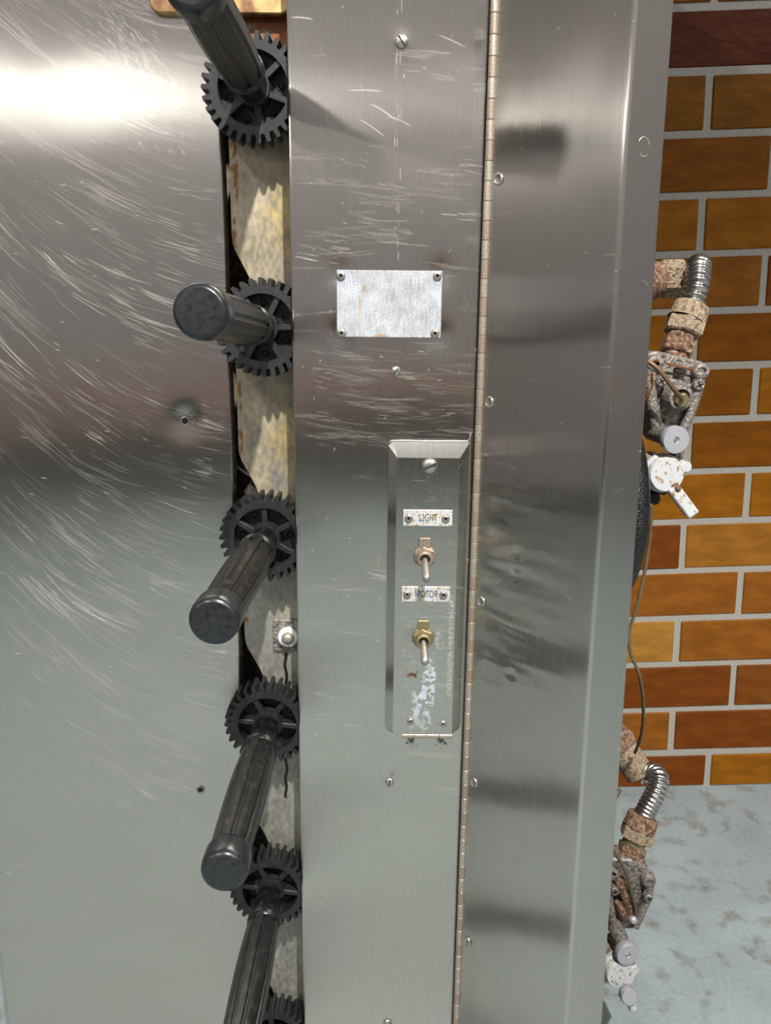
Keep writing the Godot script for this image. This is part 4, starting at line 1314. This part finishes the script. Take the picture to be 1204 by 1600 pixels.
func build_valves() -> void:
	for which in 2:
		var upper := which == 0
		var t := thing("gas_valve", "corroded gas valve level with the nameplate and switches, white lever knob pointing down right" if upper else "corroded gas valve low beside the oven near the floor, purple-grey peg under its white knob", "gas valve", Vector3(0.2494, 0.6936, -0.1) if upper else Vector3(0.2513, 0.1654, -0.1), "gas valves on the oven side")
		var st := new_st()
		# cast body
		var poly := PackedVector2Array()
		for q in ([[-17, 72], [-7, 74], [34, 65], [37, 60], [37, 52], [35, 40], [26, -2], [22, -8], [-3, -8], [-8, -2], [-14, 22]] if upper else [[-16, 76], [-8, 80], [16, 78], [30, 68], [35, 54], [33, 38], [24, -2], [20, -8], [-3, -8], [-8, 0], [-12, 30]]):
			poly.append(Vector2(q[0], q[1]) * 0.001)
		prism(st, Transform3D(), poly, -0.068, -0.044, 0.002)
		obj("valve_body", st, M.cast_alloy, t)
		# raised rim pieces and lugs
		st = new_st()
		var rimp := [[-14, 66, -42], [-12, 40, -40], [-8, 18, -38], [-4, 2, -38]]
		tube(st, path3(rimp, 6), func(_d: float, f: float) -> float: return 0.0058 - 0.0012 * f, 12)
		var rimq := [[31, 60, -42], [30, 40, -40], [25, 18, -40], [20, 0, -40]]
		tube(st, path3(rimq, 6), func(_d: float, f: float) -> float: return 0.0055 - 0.001 * f, 12)
		obj("side_rib", st, M.cast_alloy, t)
		for q in ([[-11, 63], [31, 57]] if upper else [[-10, 66], [29, 58]]):
			st = new_st()
			lathe(st, axis_tf(Vector3(q[0] * 0.001, q[1] * 0.001, -0.046), Vector3(0, 0, 1)), [[Vector2(0.0078, 0), Vector2(0.0074, 0.009), Vector2(0.0066, 0.0105), Vector2(0.0036, 0.0105)], [Vector2(0.0036, 0.0105), Vector2(0.0034, 0.003), Vector2(0, 0.003)]], 20)
			obj("lug", st, M.cast_alloy, t)
		for q in ([[-5, 48, -40], [29, 45, -40]] if upper else [[-7, 48, -40], [29, 40, -40]]):
			st = new_st()
			cyl(st, v3(q), v3(q) + Vector3(0, 0, 0.0075), 0.0052, 0.0048, 0.001, 18)
			var s := obj("screw", st, M.cast_alloy, t)
			st = new_st()
			for an in [0.5, 0.5 + PI / 2]:
				add_box(st, Transform3D(Basis(Vector3(0, 0, 1), an), v3(q) + Vector3(0, 0, 0.0073)), Vector3(0.0065, 0.0013, 0.001))  # dark bars on the head stand in for its shaded cross slot
			obj("slot", st, M.black_and_hole_shade, s)
		# centre port with its tube
		st = new_st()
		if upper:
			lathe(st, axis_tf(v3([10, 35, -46]), Vector3(0.08, -0.05, 1)), [[Vector2(0.0125, 0), Vector2(0.0122, 0.016), Vector2(0.0105, 0.019)], [Vector2(0.0105, 0.019), Vector2(0.0080, 0.0195)], [Vector2(0.0080, 0.0195), Vector2(0.0078, 0.012), Vector2(0, 0.012)]], 26)
			obj("port", st, M.cast_alloy, t)
			st = new_st()
			hexnut(st, v3([11, 33, -33]), v3([12, 32, -24]), 0.0068, 0.3)
			obj("port_nut", st, M.toggle_brass, t)
			st = new_st()
			tube(st, path3([[-60, 78, -22], [-33, 69, -12], [-20, 61, -5], [-5, 45, -6], [7, 35, -16], [12, 32, -28]], 8), const_r(0.0020), 12)
			obj("copper_tube", st, M.copper_tube, t)
			st = new_st()
			tube(st, path3([[-13, 66, -36], [6, 62, -37], [22, 58, -39], [30, 52, -40]], 6), const_r(0.0008), 8)
			tube(st, path3([[-14, 56, -34], [-13, 44, -33], [-18, 30, -36]], 6), const_r(0.0008), 8)
			obj("red_lead", st, M.brick_red, t)
			st = new_st()
			add_box(st, Transform3D(Basis(Vector3(0, 0, 1), -0.2), v3([13, 57, -41])), Vector3(0.010, 0.0045, 0.005), 0.0004)
			obj("black_clip", st, M.black_and_hole_shade, t)
		else:
			tube(st, path3([[-2, 62, -40], [4, 48, -36], [9, 34, -34], [12, 18, -36]], 6), func(_d: float, f: float) -> float: return 0.0075 - 0.0015 * f, 14)
			tube(st, path3([[0, 34, -38], [4, 22, -36], [8, 12, -38]], 6), const_r(0.0055), 12)
			obj("port", st, M.rusty, t)
			st = new_st()
			tube(st, path3([[-60, 140, -50], [-20, 106, -34], [-2, 81, -27], [7, 54, -24], [13, 34, -26], [17, 12, -34]], 8), const_r(0.0019), 10)
			obj("green_lead", st, M.green_wire, t)
			st = new_st()
			lathe(st, axis_tf(v3([12, 18, -30]), Vector3(0.2, 0.4, 1)), [[Vector2(0.0042, 0), Vector2(0.0042, 0.004), Vector2(0.003, 0.006), Vector2(0, 0.0064)]], 16)
			obj("jet_tip", st, M.pin_alloy, t)
		# pilot pin: stem and round pale head
		st = new_st()
		cyl(st, v3([-2, 1, -44]), v3([0, 0, -8]), 0.0085, 0.0078, 0.0008, 22)
		obj("pin_stem", st, M.cast_alloy, t)
		st = new_st()
		lathe(st, axis_tf(v3([0, 0, -8]), Vector3(0.10, 0.03, 1)), [[Vector2(0, 0), Vector2(0.0116, 0.0)], [Vector2(0.0116, 0.0), Vector2(0.0122, 0.001), Vector2(0.0122, 0.0065), Vector2(0.0114, 0.008)], [Vector2(0.0114, 0.008), Vector2(0.0028, 0.0082)], [Vector2(0.0028, 0.0082), Vector2(0.0024, 0.0072), Vector2(0, 0.0072)]], 36)
		var pin := obj("pin_head", st, M.pin_alloy, t)
		st = new_st()
		cyl(st, v3([0.1, 0, -0.9]), v3([0.2, 0, 0.1]), 0.0022, 0.0018, 0.0002, 14)
		obj("pin_dot", st, M.rivet_steel, pin)
		# white tap knob
		var kc := v3([-4, -31, -12]) if upper else v3([-4, -27, -12])
		st = new_st()
		cyl(st, v3([-4, -28, -50]), kc, 0.011, 0.011, 0.001, 22)
		obj("knob_stem", st, M.corroded, t)
		st = new_st()
		lathe(st, axis_tf(kc, Vector3(0.05, 0.04, 1)), [[Vector2(0.0165, -0.006), Vector2(0.0175, -0.004), Vector2(0.0172, 0.001), Vector2(0.0158, 0.002)], [Vector2(0.0158, 0.002), Vector2(0.0156, 0.0085), Vector2(0.0146, 0.0100)], [Vector2(0.0146, 0.0100), Vector2(0, 0.0102)]], 40)
		var kx := v3([13, -24, -9]) if upper else v3([10, -22, -9])
		cyl(st, kx - Vector3(0.002, 0, 0.006), kx + Vector3(0, 0, 0.006), 0.0055, 0.0052, 0.0006, 18)
		var knob := obj("knob", st, M.white_knob, t)
		if upper:
			st = new_st()
			var la := v3([2, -42, -3])
			var lb := v3([20, -65, 2])
			var d := (lb - la).normalized()
			var side := d.cross(Vector3(0, 0, 1)).normalized()
			add_box(st, Transform3D(Basis(side, d, side.cross(d)), (la + lb) * 0.5), Vector3(0.0105, 0.031, 0.013), 0.0012)
			obj("lever", st, M.white_knob, knob)
			st = new_st()
			cyl(st, v3([4, -41, -2]), v3([5, -41.5, 6]), 0.0036, 0.0026, 0.0008, 14)
			obj("grub_screw", st, M.rusty, knob)
			st = new_st()
			add_box(st, Transform3D(Basis(Vector3(0, 0, 1), 0.3), v3([-6, -57, -34])), Vector3(0.014, 0.014, 0.02), 0.003)
			add_box(st, Transform3D(Basis(Vector3(0, 0, 1), -0.2), v3([2, -49, -36])), Vector3(0.014, 0.010, 0.02), 0.003)
			obj("tap_block", st, M.interior_dark, t)
			st = new_st()
			hexnut(st, v3([11, -18, -34]), v3([13, -18, -20]), 0.0055, 0.1)
			obj("side_nut", st, M.cast_alloy, t)
		else:
			st = new_st()
			cyl(st, kc + v3([5, -17, 6]), v3([3, -47, 4]), 0.0046, 0.0048, 0.0006, 18)
			obj("peg_neck", st, M.corroded, knob)
			st = new_st()
			lathe(st, axis_tf(v3([2, -44, 2]), Vector3(0.02, 0.35, 1)), [[Vector2(0, 0), Vector2(0.0075, 0.0)], [Vector2(0.0075, 0), Vector2(0.0086, 0.001), Vector2(0.0086, 0.008), Vector2(0.0076, 0.0095)], [Vector2(0.0076, 0.0095), Vector2(0, 0.0098)]], 28)
			obj("peg", st, M.pin_alloy, knob)
			st = new_st()
			cyl(st, v3([3, -47, 3]), v3([9, -61, 5]), 0.0048, 0.0042, 0.0006, 16)
			obj("lever", st, M.white_knob, knob)
		# inlet nuts
		st = new_st()
		hexnut(st, v3([14, 72, -58]), v3([17.5, 84, -61]), 0.0150, 0.35)
		obj("lower_nut", st, M.rusty, t)
		st = new_st()
		cyl(st, v3([12, 62, -56]), v3([14.5, 74, -59]), 0.0115, 0.0110, 0.0005, 20)
		cyl(st, v3([17, 83, -61]), v3([21, 93, -64]), 0.0122, 0.0122, 0.0005, 20)
		obj("neck", st, M.rusty if upper else M.toggle_brass, t)
		st = new_st()
		hexnut(st, v3([20, 89, -63]), v3([24, 102, -66]), 0.0182, 0.25)
		obj("upper_nut", st, M.corroded, t)
		st = new_st()
		lathe(st, axis_tf(v3([23.5, 101, -66]), v3([6.5, 15, -4])), [[Vector2(0.0172, 0), Vector2(0.0164, 0.012)], [Vector2(0.0164, 0.012), Vector2(0.0158, 0.0145), Vector2(0.0120, 0.0150)], [Vector2(0.0120, 0.0150), Vector2(0.0118, 0.006)]], 28)
		obj("nut_collar", st, M.corroded if upper else M.rusty, t)
		# corrugated flexible tube
		st = new_st()
		var fp := path3([[27, 107, -68], [30, 120, -70], [33, 134, -73], [37, 147, -84], [42, 151, -98], [42, 145, -112], [34, 140, -114]] if upper else [[26, 106, -68], [31, 121, -69], [39, 138, -72], [45, 149, -80], [45, 151, -92], [39, 146, -102], [31, 142, -104]], 26)
		tube(st, fp, func(d: float, _f: float) -> float:
			var c := 0.5 + 0.5 * cos(d / (0.0056 if upper else 0.0042) * TAU)
			return 0.0094 + (0.0022 if upper else 0.0019) * pow(c, 0.6), 28)
		obj("flexible_tube", st, M.flex_steel, t)
		# elbow back to the oven side
		st = new_st()
		if upper:
			hexnut(st, v3([13, 140, -113]), v3([35, 141, -113]), 0.0178, 0.2)
			obj("elbow_nut", st, M.corroded, t)
			st = new_st()
			cyl(st, v3([-4, 138, -111]), v3([15, 140, -113]), 0.0190, 0.0165, 0.002, 26)
			cyl(st, v3([-62, 132, -111]), v3([1, 138, -111]), 0.0250, 0.0240, 0.003, 28)
			obj("elbow", st, M.rusty, t)
		else:
			cyl(st, v3([10, 174, -116]), v3([34, 141, -104]), 0.0165, 0.0160, 0.002, 28)
			obj("elbow", st, M.corroded, t)
			st = new_st()
			lathe(st, axis_tf(v3([13, 170, -114]), v3([-8, 12, -4])), [[Vector2(0.0185, 0), Vector2(0.0192, 0.003), Vector2(0.0186, 0.010), Vector2(0.016, 0.014)], [Vector2(0.016, 0.014), Vector2(0.015, 0.03)]], 28)
			tube(st, path3([[6, 180, -118], [-6, 190, -122], [-30, 192, -124], [-62, 190, -124]], 8), const_r(0.0165), 24)
			obj("pipe", st, M.rusty, t)
		lean(t)

# ================================================================= loose wires
func build_wires() -> void:
	var st := new_st()
	tube(st, smooth_path([Vector3(0.228, 0.640, -0.085), Vector3(0.233, 0.601, -0.095), Vector3(0.229, 0.546, -0.098), Vector3(0.224, 0.518, -0.1), Vector3(0.227, 0.497, -0.1), Vector3(0.238, 0.471, -0.1), Vector3(0.251, 0.428, -0.12), Vector3(0.262, 0.385, -0.15), Vector3(0.270, 0.345, -0.185)], 10), func(d: float, _f: float) -> float: return 0.0016 + 0.0003 * sin(d * 900.0), 10)
	var o := obj("ignition_wire", st, M.cloth_wire, self)
	tag(o, "frayed cloth-covered wire hanging from the black burner housing to the lower pipe", "wire")
	lean(o)
	st = new_st()
	tube(st, smooth_path([Vector3(0.203, 0.286, -0.16), Vector3(0.235, 0.284, -0.175), Vector3(0.252, 0.289, -0.185), Vector3(0.260, 0.296, -0.192)], 8), const_r(0.0022), 10)
	o = obj("short_wire", st, M.green_wire, self)
	tag(o, "short dark wire curving out below the lower rusty elbow", "wire")
	lean(o)
